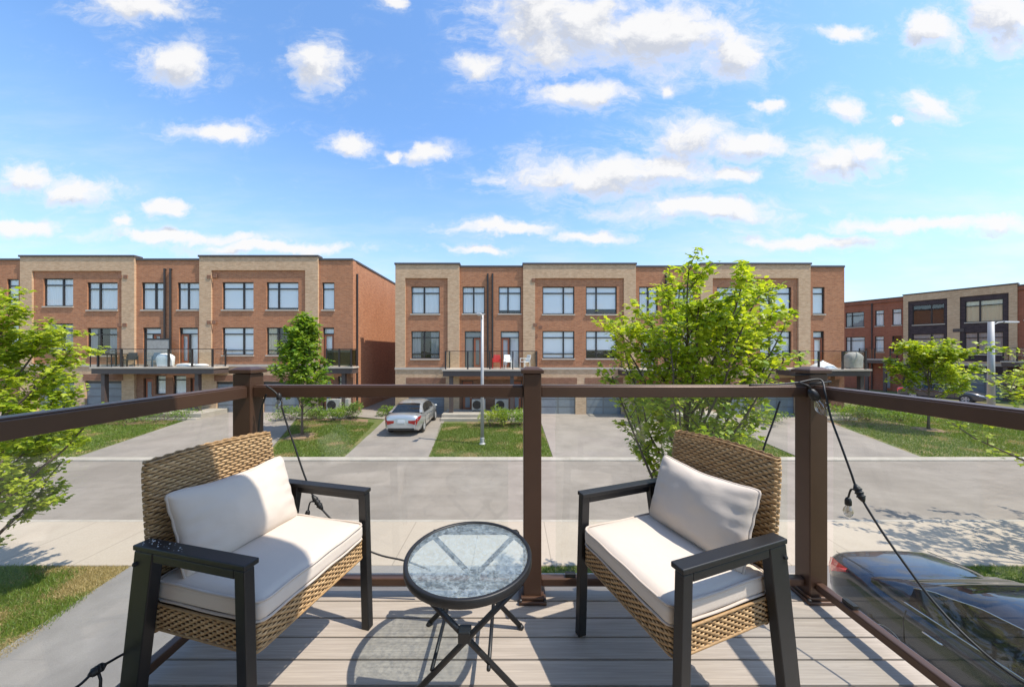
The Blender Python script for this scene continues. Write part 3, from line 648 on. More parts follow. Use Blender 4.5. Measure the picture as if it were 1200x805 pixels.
B1, F1 = block('townhouse_row', 'red and tan brick townhouse row on the left, with a green glass balcony', 21.0, .22, -190, 413.6, 301.6, 305, 428,
  tans=[(-130, -57, -116, -72, 318), (26.6, 159.8, 40.4, 145, 318), (235.5, 373.8, 249.4, 359, 317.3)],
  reds=[(-190, -130), (-57, 26.6), (159.8, 235.5), (373.8, 413.6)],
  wins=[(-110, -78, 330, 362), (-110, -78, 383, 416), (-45, -22, 326, 358, c(y=0.)), (8, 21.8, 327, 360.5, c(y=0., mull=0)), (8, 21.8, 380, 412, c(y=0., mull=0)),
    (51.7, 86.4, 326.4, 359, c(mull=.62)), (102.8, 138.4, 331, 363.2, c(mull=.38)), (51.7, 86.4, 379, 412, c(mull=.62, cur='grey_curtain', low=True)), (102.8, 138, 384.3, 416.5, c(mull=.4, cur='drapes', low=True)),
    (166, 191.3, 331, 363, c(y=0., mull=.6)), (208, 234, 331, 363, c(y=0., mull=.45)),
    (261, 297.5, 330.8, 363, c(mull=.66, cur='blind')), (312.7, 350, 330.8, 363, c(mull=.36, cur='blind', cover=.93)), (261, 297.5, 383.8, 416, c(mull=.66, cur='blind', low=True)), (312.7, 350, 383.8, 416, c(mull=.36, cur='drapes', low=True)),
    (377.6, 391.8, 331, 363, c(y=0., mull=0, cur='blind')), (182, 194, 440, 462, c(y=0., mull=0, sill=False)), (203, 218, 440, 462, c(y=0., mull=0, sill=False)), (396, 404, 441, 468, c(y=0., mull=0, sill=False))],
  doors=[(167.5, 188.5, 383.8, 427.6, 1), (210, 231.7, 383.8, 427.6, 0), (378.4, 391.3, 383.8, 427.6)],
  gars=[(-112, -76, 446, 483), (46, 90, 446, 483), (102, 145, 446, 483), (255, 297, 447, 484), (309.5, 352, 447, 484)],
  entries=[(168, 179, 443, 482), (223, 234, 443, 482), (378, 391, 443, 482)],
  pipes=[(194.2, 315, 428), (201, 315, 428), (418, 315, 480)][:2])
# corner downspout of the left row, on its side wall
p = MB(); xe = F1.x(413.6); p.tube([(xe+.07, .45, .3), (xe+.07, .45, 9.2)], .06, 8); p.build('downspout', 'frame', B1)
# balconies
def bal(bld, fc, pa, pb, posts_px, zpx=None, yb=-1.5, z=3.08, y1=-.125, **kw):
    X = lambda px: fc.x(px, yb)
    return balcony(bld, X(pa), X(pb), yb, y1, z, posts=[X(p) for p in posts_px], supports=[X(p) for p in kw.pop('sup', ())], **kw)
bal(B1, F1, 107, 250.5, (113.5, 141, 168.7, 196.5, 224, 248), z=3.22, yb=-1.15, sup=(117.5, 228), gbot=.1)
bal(B1, F1, 378, 413, (382, 397, 411), z=3.22, yb=-.9, glass='greenglass', sup=(401,), gbot=.1)
bal(B2, F2, 519, 633, (522, 548, 574, 601, 629), sup=(528, 600), gbot=.05)
bal(B2, F2, 733, 842, (737, 763, 789, 815, 838), sup=(745, 825), gbot=.05)
bal(B2, F2, 931, 1020, (938.5, 960.5, 988.5, 1015.5), sup=(1013,), gbot=.05)
def screen(bld, fc, pa, pb, yb, z, h):
    s = MB(); a, b = fc.x(pa, yb), fc.x(pb, yb); s.box(a-.04, a+.04, yb+.11, yb+.19, z, z+h); s.box(b-.04, b+.04, yb+.11, yb+.19, z, z+h); s.box(a+.04, b-.04, yb+.12, yb+.18, z+h-.08, z+h)
    o = s.build('privacy_screen', 'frame', bld); q = MB(); q.box(a+.045, b-.045, yb+.13, yb+.16, z+.1, z+h-.085); q.build('screen_panel', 'grey_cover', o)
screen(B1, F1, 168.7, 196.5, -.55, 3.222, 1.75)

# cross-street block on the right
FR = Facade((37.4, 36.9, 0), math.atan2(-9.7, 4.4))
BR = thing('townhouse_row', 'deep red and tan townhouse row on the right, turned along the cross street', 'townhouse row', FR.o, FR.rz, 'brick townhouse rows across the street')
def right_block():
    X = FR.x; zT = 9.72; zR = 9.55
    rc = lambda *q: FR.rect(*q)
    win = [((990.5, 1012, 366, 383.5), c(mull=.35, cur='grey_curtain')), ((1025, 1035.4, 364, 382), c(mull=0, cur='curtain')), ((1045, 1056, 361.5, 380.5), c(mull=0, cur='curtain')),
      ((990.8, 1013, 394, 412.5), c(mull=.25, cur='curtain')), ((1024.7, 1035.4, 394.8, 412.7), c(mull=0, cur='curtain')), ((1045, 1056, 393.5, 412), c(mull=0, cur=None))]
    winT = [((1069, 1106.5, 357, 380), c(mull=.6, cur=None)), ((1130.5, 1175.6, 351.5, 377), c(mull=.4, cur='cream')), ((1069, 1106.5, 391, 416), c(mull=.6, cur='grey_curtain')), ((1130, 1176, 389.5, 414), c(mull=.35, cur='grey_curtain'))]
    def R2(q):
        a, za = FR.at(q[0], q[2]); b, zb_ = FR.at(q[1], q[3]); m = FR.at((q[0]+q[1])/2, q[2])[1]; n = FR.at((q[0]+q[1])/2, q[3])[1]
        return (a, b, n, m)
    H = [R2(q) for q, o in win]; HT = [R2(q) for q, o in winT]
    # level the rows
    for L in (H, HT):
        k = len(L)//2
        for grp in (range(0, k), range(k, len(L))):
            zt = sum(L[i][3] for i in grp)/k; z0 = sum(L[i][2] for i in grp)/k
            for i in grp: L[i] = (L[i][0], L[i][1], z0, zt)
    xa, xm, xb, xe = X(940), X(1058.5), X(1192), X(1330)
    garz = [R2((1066, 1108, 437, 470)), R2((1131, 1178, 437, 474))]; garz = [(g[0], g[1], 0., 2.35) for g in garz]
    door = R2((1036, 1045, 430, 470)); door = (door[0], door[1], 0., 2.3)
    t = MB(); wall_patch(t, xa, xm, 0-.2, zR, .12, H+[door], .16, .3); t.build('deep_red_wall', 'deepred', BR)
    t = MB(); zS = 3.0
    ins = [R2((1064, 1110, 352, 420)), R2((1124.6, 1182, 345, 418))]; zi = [sum(i[3] for i in ins)/2]*2; ins = [(i[0], i[1], zS+.25, z) for i, z in zip(ins, zi)]
    wall_patch(t, xm, xb, zS, zT, 0., ins, .1, .5); t.build('tan_wall', 'tan', BR)
    for i in ins:
        d = MB(); wall_patch(d, i[0], i[1], i[2], i[3], .08, HT, .16, .3); d.build('dark_brick_panel', 'darkbrick', BR)
    d = MB(); wall_patch(d, xm, xb, -.2, zS-.02, 0., garz, .16, .5); d.build('ground_floor_wall', 'darkbrick', BR)
    s = MB(); s.box(xm, xb, -.06, -.003, zS-.14, zS+.08); s.build('string_course', 'stone', BR)
    t = MB(); wall_patch(t, xb, xe, -.2, zR, .12, [R2((1200, 1230, 349, 374)), R2((1200, 1230, 388, 416))], .16, .3); t.build('deep_red_wall', 'deepred', BR)
    for q in ((1200, 1230, 349, 374), (1200, 1230, 388, 416)): window(BR, R2(q), .12, mull=.5, cur='grey_curtain')
    for (q, o), r in zip(win, H): window(BR, r, .12, **o)
    for (q, o), r in zip(winT, HT): window(BR, r, .08, **o)
    for g in garz: garage(BR, g, .0)
    entry_door(BR, door, .12)
    cap(BR, xa, xm, .12, zR); cap(BR, xm-.05, xb+.05, 0., zT); cap(BR, xb, xe, .12, zR)
    shell(BR, xa, xe, 12, -.2, zR, 'deepred')
    pipe(BR, X(1021.5), .12, 0.1, 9.2)
    b = balcony(BR, X(1014), X(1052), -1.6, .1, 3.35, posts=[X(1015), X(1033), X(1051)], supports=[X(1023), X(1044)], gbot=0.)
    bx = balcony(BR, X(1180), X(1215), -1.6, .1, 3.35, posts=[X(1182), X(1198), X(1213)], supports=[X(1184), X(1211)], gbot=0.)
    for px in (1120, 1126):
        v = MB(); x = X(px); v.box(x-.16, x+.16, -.02, .0, 5.9, 6.2); v.build('wall_vent', 'fascia', BR)
right_block()
for bld, fc, lst in ((B1, F1, ((143, 381), (149, 381), (143.5, 325), (150, 325), (247, 378), (253, 378), (247, 325), (254, 324))), (B2, F2, ((627, 381), (633, 384), (625, 329)))):
    for px, py in lst:
        v = MB(); x, z = fc.at(px, py); v.box(x-.12, x+.12, -.155, -.121, z-.11, z+.11); v.build('wall_vent', 'brown', bld)
# porches and steps at the entries
def porch(bld, x0, x1, y0, zt, nst=2):
    s = MB()
    for i in range(nst): s.box(x0, x1, y0-.32*i, -.125 if i == 0 else y0-.32*(i-1)-.002, -.2, zt-(zt/(nst+.4))*i)
    s.build('porch_steps', 'curb', bld, bevel=.015)
porch(B2, F2.x(521, -1), F2.x(618, -1), -1.9, .42); porch(B1, F1.x(160, -1), F1.x(252, -1), -1.9, .55); porch(B2, F2.x(742, -1), F2.x(838, -1), -1.9, .42); porch(B1, F1.x(356, -1), F1.x(412, -1), -1.5, .5)
porch(B2, F2.x(950, -1), F2.x(985, -1), -1.7, .42)

# ------------------------------------------------------------------ trees and shrubs
LEAF = np.array([(0, 0, 0), (.32, .28, .03), (.48, .62, .0), (.20, .68, .05), (0, 1.06, -.06), (-.20, .68, .05), (-.48, .62, .0), (-.32, .28, .03)])
LEAFT = np.array([(0, 1, 3), (1, 2, 3), (0, 3, 5), (3, 4, 5), (0, 5, 7), (5, 6, 7)])
OVAL = np.array([(0, 0, 0), (.26, .35, .06), (.22, .75, .05), (0, 1.05, -.05), (-.22, .75, .05), (-.26, .35, .06)])
OVALT = np.array([(0, 1, 2), (0, 2, 3), (0, 3, 4), (0, 4, 5)])
def leaves(P, size, rng, droop=.35, shape='maple', dirs=None):
    P = np.asarray(P); n = len(P); base, tri = (LEAF, LEAFT) if shape == 'maple' else (OVAL, OVALT)
    a = rng.uniform(0, 2*np.pi, n)
    d = np.c_[np.cos(a), np.sin(a), rng.normal(-droop, .35, n)]
    if dirs is not None: d = d*.7+dirs
    d /= np.linalg.norm(d, axis=1)[:, None]
    up = np.c_[rng.normal(.15, .45, n), rng.normal(-.1, .45, n), np.ones(n)]
    s = np.cross(d, up); s /= np.linalg.norm(s, axis=1)[:, None]; nn = np.cross(s, d)
    sz = size*rng.uniform(.6, 1.25, n)
    V = P[:, None, :]+sz[:, None, None]*(base[None, :, 0, None]*s[:, None, :]+base[None, :, 1, None]*d[:, None, :]+base[None, :, 2, None]*nn[:, None, :])
    k = len(base); T = tri[None]+np.arange(n)[:, None, None]*k
    return V.reshape(-1, 3), T.reshape(-1, 3), k
def tree(name, label, cat, loc, H, prof, nlimb, trunk_r, nleaf, lsize, seed, group=None, base_h=.18, lean=(0, 0), up=.9, mleaf='leaf', twig_n=9, spread=.13, stake=False):
    """prof(h in 0..1) -> crown radius"""
    rng = np.random.default_rng(seed); rnd = random.Random(seed)
    t = thing(name, label, cat, loc, 0, group); tb = MB()
    N = 9; trunk = []
    for i in range(N):
        h = i/(N-1)*.93; trunk.append(Vector((lean[0]*h*H+rnd.gauss(0, .012)*H*h, lean[1]*h*H+rnd.gauss(0, .012)*H*h, h*H)))
    trunk[0] = Vector((0, 0, -.1))
    rs = [trunk_r*(1-.88*(i/(N-1))**.9)+.004 for i in range(N)]; rs[0] *= 1.3
    tb.tube(trunk, rs, 8)
    def on(h):
        f = max(0, min(.999, h/.93))*(N-1); i = int(f); return trunk[i].lerp(trunk[i+1], f-i)
    tips = []; dirs = []
    for k in range(nlimb):
        h0 = base_h+(.86-base_h)*((k+rnd.random()*.8)/nlimb)
        az = k*2.39996+rnd.uniform(-.4, .4); p = on(h0)
        ht = min(rnd.uniform(.86, 1.04), h0+.16+up*.22*rnd.uniform(.5, 1.3)*(1-h0*.5)); Rr = prof(min(1, ht))*rnd.uniform(.78, 1.12)
        tip = Vector((math.cos(az)*Rr, math.sin(az)*Rr, ht*H)); tip.x += on(ht).x; tip.y += on(ht).y
        mid = p.lerp(tip, .5)+Vector((math.cos(az)*Rr*.10, math.sin(az)*Rr*.10, -.05*H*.5))
        L = []; n = 7
        for i in range(n):
            u = i/(n-1); q = p*(1-u)**2+mid*2*u*(1-u)+tip*u*u; q += Vector((rnd.gauss(0, .012), rnd.gauss(0, .012), rnd.gauss(0, .012)))*H*.3*(u > 0); L.append(q)
        r0 = trunk_r*.42*(1-h0*.6); tb.tube(L, [r0*(1-u/n*.86)+.003 for u in range(n)], 6)
        for j in range(twig_n):
            u = .22+.78*(j+rnd.random())/twig_n; f = min(.999, u)*(n-1); i = int(f); q = L[i].lerp(L[i+1], f-i)
            a2 = rnd.uniform(0, 2*math.pi); d = Vector((math.cos(a2), math.sin(a2), rnd.uniform(-.15, .75)))+(tip-p).normalized()*.6
            ln = H*spread*rnd.uniform(.5, 1.2)*(1.15-.5*u); e = q+d.normalized()*ln; e2 = q.lerp(e, .55)+Vector((0, 0, ln*.07))
            tb.tube([q, e2, e], [.35*r0*(1-u*.6)+.003, .004, .002], 4, cap=False)
            m = max(3, int(ln/(lsize*.55)))
            for s_ in range(m):
                w = .15+.85*(s_+rnd.random())/m; pp = q.lerp(e2, w*2) if w < .5 else e2.lerp(e, w*2-1)
                tips.append(pp); dirs.append(d.normalized()*.5)
        for s_ in range(5): tips.append(L[-1].lerp(L[-2], s_*.12)); dirs.append((tip-p).normalized()*.6)
    T = np.array([tuple(x) for x in tips]); Dd = np.array([tuple(x) for x in dirs])
    rep = max(1, int(round(nleaf/len(T)))); idx = np.repeat(np.arange(len(T)), rep)
    P = T[idx]+rng.normal(0, lsize*.5, (len(idx), 3))
    V, Tr, kk = leaves(P, lsize, rng, .45, dirs=Dd[idx])
    clump = .5+.5*np.sin(T[:, 0]*3.1+seed)*np.cos(T[:, 2]*2.7+T[:, 1]*2.2)
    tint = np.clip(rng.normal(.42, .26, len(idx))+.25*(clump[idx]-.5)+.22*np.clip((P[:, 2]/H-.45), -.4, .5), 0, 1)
    tb.build('trunk', 'bark', t, smooth=True)
    np_mesh('crown', V, Tr, mleaf, t, tint=np.repeat(tint, kk))
    return t
def P1(h):
    pts = [(0, .3), (.15, .9), (.3, 1.0), (.5, 1.0), (.7, .92), (.85, .72), (1, .42)]
    for (a, x), (b, y) in zip(pts[:-1], pts[1:]):
        if a <= h <= b: return x+(y-x)*(h-a)/(b-a)
    return pts[-1][1]
def PM(h): return np.interp(h, (0, .2, .4, .5, .8, 1.05), (.4, 1.15, 1.3, 1.08, 1.05, .8))
def PL(h): return .62 if h < .35 else P1(h)*(.62+.38*min(1, (h-.35)/.2))
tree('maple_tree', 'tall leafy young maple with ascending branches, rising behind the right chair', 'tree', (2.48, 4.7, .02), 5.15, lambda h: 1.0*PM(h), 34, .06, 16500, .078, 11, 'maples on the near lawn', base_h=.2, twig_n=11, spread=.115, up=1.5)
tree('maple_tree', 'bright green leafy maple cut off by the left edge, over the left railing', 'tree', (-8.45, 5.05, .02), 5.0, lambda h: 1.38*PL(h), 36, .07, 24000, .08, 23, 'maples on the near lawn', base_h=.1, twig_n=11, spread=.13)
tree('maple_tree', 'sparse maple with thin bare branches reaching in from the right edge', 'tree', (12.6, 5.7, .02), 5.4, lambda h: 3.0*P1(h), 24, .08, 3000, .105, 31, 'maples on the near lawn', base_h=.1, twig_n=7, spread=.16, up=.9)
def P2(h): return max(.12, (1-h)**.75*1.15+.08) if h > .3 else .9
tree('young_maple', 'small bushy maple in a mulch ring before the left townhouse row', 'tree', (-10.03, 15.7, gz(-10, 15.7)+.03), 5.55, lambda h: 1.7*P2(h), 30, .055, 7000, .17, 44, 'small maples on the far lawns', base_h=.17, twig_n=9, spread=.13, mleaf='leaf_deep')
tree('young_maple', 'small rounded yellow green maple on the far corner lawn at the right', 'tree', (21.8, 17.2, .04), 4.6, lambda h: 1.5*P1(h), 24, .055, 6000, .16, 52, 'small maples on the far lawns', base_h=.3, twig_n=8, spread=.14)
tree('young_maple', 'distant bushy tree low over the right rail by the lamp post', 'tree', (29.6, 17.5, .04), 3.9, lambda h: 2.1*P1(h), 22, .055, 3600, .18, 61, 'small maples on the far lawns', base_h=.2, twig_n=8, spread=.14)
for x, y, r in ((-10.03, 15.7, .75), (21.8, 17.2, .7)):
    mb = MB(); mb.lathe([(r, 0), (r*.7, .05), (.05, .07)], 20, (x, y, gz(x, y)+.035)); o = mb.build('mulch_bed', 'mulch', smooth=True); o['kind'] = 'structure'
def shrub(loc, w, h, n, lsize, seed, label, group, m='shrub', shape='oval', d=None, flowers=None):
    rng = np.random.default_rng(seed); t = thing('shrub', label, 'shrub', loc, 0, group); d = d or w
    nb = 16; C = np.c_[rng.normal(0, .28*w, nb), rng.normal(0, .28*d, nb), h*rng.uniform(.35, .72, nb)]
    ci = rng.integers(0, nb, n); dv = rng.normal(0, 1, (n, 3)); dv /= np.linalg.norm(dv, axis=1)[:, None]
    P = C[ci]+dv*(np.array([w, d, h*.9])*.24)*rng.uniform(.55, 1.1, n)[:, None]; P[:, 2] = np.clip(P[:, 2], .03, h)
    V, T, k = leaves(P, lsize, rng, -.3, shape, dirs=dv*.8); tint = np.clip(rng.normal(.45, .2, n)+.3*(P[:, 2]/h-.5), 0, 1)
    np_mesh('foliage', V, T, m, t, tint=np.repeat(tint, k))
    s = MB()
    for i in range(7):
        a = i*.9; s.tube([(0, 0, -.05), (math.cos(a)*w*.12, math.sin(a)*d*.12, h*.3), tuple(C[i])], [.014, .01, .005], 5)
    s.build('stem', 'bark', t)
    return t
GS = 'shrubs in the far garden beds'
def gp(px, py): z = .06; y = (EYE-z)*F/(py-HZ); return (px-600)*y/F, y
for i, (px, py, w, h, lab, m) in enumerate([
  (112, 499, 1.7, .55, 'low spreading shrub, leftmost in the row before the left porch', 'shrub'), (152, 498, 1.5, .62, 'rounded shrub, middle of the row before the left porch', 'shrub'), (188, 497, 1.7, .66, 'rounded shrub, rightmost of the row beside the left driveway', 'shrub'),
  (338, 497, 1.1, .75, 'pale flowering shrub left of the small maple trunk', 'shrub'), (364, 497, .9, .6, 'low dark shrub right of the small maple trunk', 'shrub'), (389, 497, 1.05, .75, 'bright green grassy shrub under the little green glass balcony', 'leaf_deep'), (411, 495, 1.0, .85, 'dark narrow shrub at the corner of the left row', 'shrub'),
  (458, 489, .9, .6, 'small green shrub left of the silver car nose', 'leaf_deep'),
  (586, 501, .8, .85, 'yellow green plant left of the round bush before the porch', 'leaf'), (589.5, 501, .95, 1.0, 'round dense bush behind the lamp post lawn, left of the centre post', 'leaf_deep'), (609.5, 500, .9, .9, 'round bush just left of the brown centre post', 'leaf_deep'),
  (752, 499, 1.1, .7, 'bush half hidden behind the large maple', 'shrub'), (905, 497, 1.2, .6, 'bush behind the right chair back and maple leaves', 'shrub'),
  (998, 495, 1.6, .9, 'rounded bush, leftmost of the hedge row by the right driveway', 'leaf_deep'), (1022, 494, 1.6, .9, 'middle bush of the hedge row by the right driveway', 'leaf_deep'), (1043, 489, 1.7, 1.15, 'taller dark bush behind the right hedge row', 'shrub'), (1062, 494, 1.6, .95, 'rightmost bush of the hedge row by the right driveway', 'leaf_deep')]):
    if px == 586: px = 574
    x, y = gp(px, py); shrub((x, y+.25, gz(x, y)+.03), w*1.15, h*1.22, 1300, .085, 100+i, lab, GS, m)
for pts in ([(-11.6, 17.6), (-7.9, 17.9), (-8.4, 19.2), (-12.4, 19.0)], [(-2.4, 17.6), (1.2, 17.6), (1.3, 18.9), (-2.6, 18.9)], [(17.3, 18.2), (22, 18.2), (22, 21), (18.6, 21)], [(-25, 17.8), (-18.8, 17.8), (-19.2, 19), (-25, 19)]):
    o = sheet('garden_bed', quadf(*pts), 6, 4, 'mulch', .05)

# ------------------------------------------------------------------ lamp posts
def lamp(loc, H, w, arm, rz, label, conc=False):
    t = thing('street_lamp', label, 'street lamp', loc, rz, 'street lamps')
    p = MB(); p.tube([(0, 0, 0), (0, 0, H)], [w*.55, w*.42], 12); p.build('pole', 'pole', t, smooth=True)
    b = MB(); b.lathe([(w*.95, 0), (w*.95, .05), (w*.62, .09), (w*.62, .3), (w*.52, .34)], 12); b.build('base', 'pole', t)
    a = MB(); a.tube([(0, 0, H-.25), (arm*.3, 0, H-.05), (arm*.6, 0, H-.02)], .03, 8); a.build('arm', 'pole', t, smooth=True)
    h = MB(); h.hexa([(arm*.5, -.09, H-.06), (arm+.12, -.12, H-.05), (arm+.12, .12, H-.05), (arm*.5, .09, H-.06)], [(arm*.5, -.06, H+.04), (arm+.1, -.09, H+.02), (arm+.1, .09, H+.02), (arm*.5, .06, H+.04)]); f = h.build('lamp_head', 'pole', t, bevel=.015)
    l = MB(); l.box(arm*.62, arm+.08, -.08, .08, H-.075, H-.058); l.build('lens', 'white', f)
lamp((-1.32, 14.57, .04), 5.75, .15, .5, R(-100), 'slim grey street lamp standing on the lawn before the middle row')
lamp((29.6, 20.3, .04), 5.95, .3, 1.5, 0, 'thick grey street lamp with an arm, at right before the cross street row')

# ------------------------------------------------------------------ cars
def wheel(t, x, y, r, w, side):
    b = MB(); n = 28
    prof = [(r*.60, -w/2), (r*.93, -w/2), (r, -w*.32), (r, w*.32), (r*.93, w/2), (r*.60, w/2)]
    vs = []; fs = []
    for (rr, yy) in prof:
        for k in range(n): q = 2*math.pi*k/n; vs.append((x+rr*math.cos(q), y+yy, r+rr*math.sin(q)))
    for i in range(len(prof)-1):
        for k in range(n): fs.append((i*n+k, i*n+(k+1) % n, (i+1)*n+(k+1) % n, (i+1)*n+k))
    b.add(vs, fs); o = b.build('wheel', 'black', t, smooth=True)
    h = MB(); yo = y+side*w*.42
    for k in range(5):
        q = 2*math.pi*k/5; m = Matrix.Translation((x, yo, r)) @ Matrix.Rotation(-q, 4, 'Y'); h.box(r*.1, r*.62, -.012, .012, -.045, .045, m)
    h.tube([(x+r*.6*math.cos(2*math.pi*k/24), yo, r+r*.6*math.sin(2*math.pi*k/24)) for k in range(24)], .02, 6, closed=True)
    h.tube([(x, yo-.02, r), (x, yo+.02, r)], r*.16, 12); h.build('rim', 'pole', o)
    d = MB(); d.tube([(x, y-.03, r), (x, y+.03, r)], r*.6, 20); d.build('brake_disc', 'darkmetal', o)
def interp(tab, x):
    for (a, u), (b, v) in zip(tab[:-1], tab[1:]):
        if a <= x <= b:
            s = (x-a)/(b-a); s = s*s*(3-2*s)*.5+s*.5; return u+(v-u)*s
    return tab[0][1] if x < tab[0][0] else tab[-1][1]
def car(label, paint, loc, rz, L=4.75, Wd=1.82, plate=None):
    """local x: 0 rear bumper to L front; z up"""
    t = thing('parked_car', label, 'car', loc, rz, 'parked cars'); k = L/4.75
    top = [(0, .86), (.06, .98), (.16, 1.02), (.55, 1.045), (.95, 1.0), (3.15, .98), (3.5, .97), (4.1, .88), (4.5, .76), (4.68, .62), (4.75, .5)]
    hw = [(0, .70), (.08, .79), (.3, .86), (.8, .905), (2.2, .91), (3.6, .90), (4.2, .85), (4.5, .76), (4.68, .62), (4.75, .5)]
    st = [0, .03, .08, .16, .3, .45, .6, .8, 1.0, 1.3, 1.6, 1.9, 2.2, 2.5, 2.8, 3.1, 3.3, 3.5, 3.7, 3.9, 4.1, 4.3, 4.45, 4.58, 4.68, 4.73, 4.75]
    s = Wd/1.82; vs = []; ns = 17
    for x in st:
        zt = interp(top, x); w = interp(hw, x)*s; zb = .24+.14*max(0, 1-x/.25)+.1*max(0, (x-4.5)/.25)
        half = [(0, zt+.02), (.35, zt+.016), (.68, zt), (.86, zt-.03), (.955, zt-.085), (.99, zt-.15), (1.0, zt-.22 if zt > .8 else zt-.12), (.985, .5 if zt > .75 else zt*.62), (.95, zb+.06), (.90, zb), (.5, zb-.02), (0, zb-.02)]
        ring = [(x*k, -w*a, z) for a, z in half]+[(x*k, w*a, z) for a, z in half[-2:0:-1]]
        vs += ring; ns = len(ring)
    b = MB(); fs = [(i*ns+j, i*ns+(j+1) % ns, (i+1)*ns+(j+1) % ns, (i+1)*ns+j) for i in range(len(st)-1) for j in range(ns)]
    fs.append(tuple(range(ns-1, -1, -1))); fs.append(tuple((len(st)-1)*ns+j for j in range(ns)))
    b.add(vs, fs); body = b.build('body', paint, t, smooth=True)
    cut = MB(); wr = .335; ax = (.98*k, 3.78*k)
    for x in ax:
        for sgn in (-1, 1): cut.tube([(x, sgn*Wd*.32, wr+.01), (x, sgn*Wd*.7, wr+.01)], wr+.055, 28)
    co = cut.build('cut', None)
    md = body.modifiers.new('arch', 'BOOLEAN'); md.object = co; md.operation = 'DIFFERENCE'; md.solver = 'EXACT'
    dg = bpy.context.evaluated_depsgraph_get(); dg.update()
    me = bpy.data.meshes.new_from_object(body.evaluated_get(dg)); body.modifiers.clear(); body.data = me
    bpy.data.objects.remove(co)
    es = body.modifiers.new('split', 'EDGE_SPLIT'); es.split_angle = R(42)
    for x in ax:
        for sgn in (-1, 1): wheel(t, x, sgn*(Wd/2-.125), wr, .215, sgn)
    wb = MB()
    for x in ax: wb.box(x-.37, x+.37, -Wd*.34, Wd*.34, .3, .72)
    wb.build('wheel_well', 'black', t)
    # cabin
    roof = [(.72, 1.03), (1.0, 1.17), (1.35, 1.33), (1.7, 1.425), (2.1, 1.46), (2.5, 1.455), (2.9, 1.40), (3.2, 1.26), (3.5, 1.09), (3.72, .955)]
    xs = [.72+.06*i for i in range(51)]; paintF = []; groups = {'rear_window': [], 'windshield': [], 'side_window': [[], [], [], []], 'pillar': []}; V = []
    for x in xs:
        zt = interp(roof, x); zb = interp(top, x)-.015; belt = (interp(hw, x)*.935)*s
        f = max(0, min(1, (zt-zb)/.45)); wr_ = belt-(.22*s)*f; zr = zt-.05*f
        V.append([(x*k, -belt, zb-.05), (x*k, -belt+.005, zb), (x*k, -(wr_+.035), zb+(zr-zb)*.90), (x*k, -wr_, zr+.0), (x*k, -wr_*.85, zt+.006), (x*k, -wr_*.4, zt+.03*f), (x*k, wr_*.4, zt+.03*f), (x*k, wr_*.85, zt+.006), (x*k, wr_, zr), (x*k, wr_+.035, zb+(zr-zb)*.90), (x*k, belt-.005, zb), (x*k, belt, zb-.05)])
    RB, WB = 1.52, 2.78
    cab = MB(); G = {n: MB() for n in ('rear_window', 'windshield', 'bpillar')}; SWn = {(a, b): MB() for a in (0, 1) for b in (-1, 1)}
    for i in range(len(xs)-1):
        xm = (xs[i]+xs[i+1])/2
        for j in range(11):
            q = (V[i][j], V[i+1][j], V[i+1][j+1], V[i][j+1])
            if j in (4, 5, 6) and xm < RB: G['rear_window'].quad(*q)
            elif j in (4, 5, 6) and xm > WB+.04: G['windshield'].quad(*q)
            elif j in (1, 9):
                side = -1 if j == 1 else 1
                if 1.12 < xm < 2.12: SWn[(0, side)].quad(*q)
                elif 2.2 < xm < 3.22: SWn[(1, side)].quad(*q)
                elif 2.1 <= xm <= 2.22: G['bpillar'].quad(*q)
                else: cab.quad(*q)
            else: cab.quad(*q)
    def wb2(mb, name, m, sm=True):
        o = mb.build(name, m, t, smooth=sm); bm = bmesh.new(); bm.from_mesh(o.data); bmesh.ops.remove_doubles(bm, verts=bm.verts, dist=1e-4); bm.to_mesh(o.data); bm.free(); o.data.polygons.foreach_set('use_smooth', [True]*len(o.data.polygons)); return o
    wb2(cab, 'roof', paint); wb2(G['rear_window'], 'rear_window', 'carglass'); wb2(G['windshield'], 'windshield', 'carglass'); wb2(G['bpillar'], 'pillar', 'black')
    for m_ in SWn.values(): wb2(m_, 'side_window', 'carglass')
    trim = MB()
    for side, (jb, jt) in ((-1, (1, 2)), (1, (10, 9))):
        pts = [V[i][jb] for i in range(6, 43)]; trim.tube([(p[0], p[1]+side*.004, p[2]) for p in pts], .009, 6)
        pts = [V[i][jt] for i in range(7, 42)]; trim.tube([(p[0], p[1]+side*.004, p[2]) for p in pts], .007, 6)
    trim.build('chrome_trim', 'chrome', t, smooth=True)
    for side in (-1, 1):
        w0 = interp(hw, .06)*s
        lm = MB(); vs = []
        for x, o in ((.0, .012), (.05, .012), (.14, .014), (.27, .014), (.42, .012)):
            w = interp(hw, x)*s+o; f = x/.42; z1 = interp(top, x)-.075-.02*f; z0 = z1-.24*(1-f)-.05
            vs += [(x*k-.004, side*w*.985, z0), (x*k-.004, side*w, (z0+z1)/2), (x*k-.004, side*w*.965, z1)]
        fs = [(i*3+j, (i+1)*3+j, (i+1)*3+j+1, i*3+j+1) for i in range(4) for j in range(2)]
        lm.add(vs, fs)
        z1 = interp(top, 0)-.08; lm.hexa([(-.022, side*w0*.86, z1-.2), (-.022, side*w0*.45, z1-.12), (.03, side*w0*.45, z1-.12), (.03, side*w0*.86, z1-.2)], [(-.015, side*w0*.90, z1), (-.015, side*w0*.45, z1-.01), (.04, side*w0*.45, z1-.01), (.04, side*w0*.90, z1)])
        lm.build('taillight', 'dull_taillight' if paint == 'silver' else 'taillight', t, smooth=False)
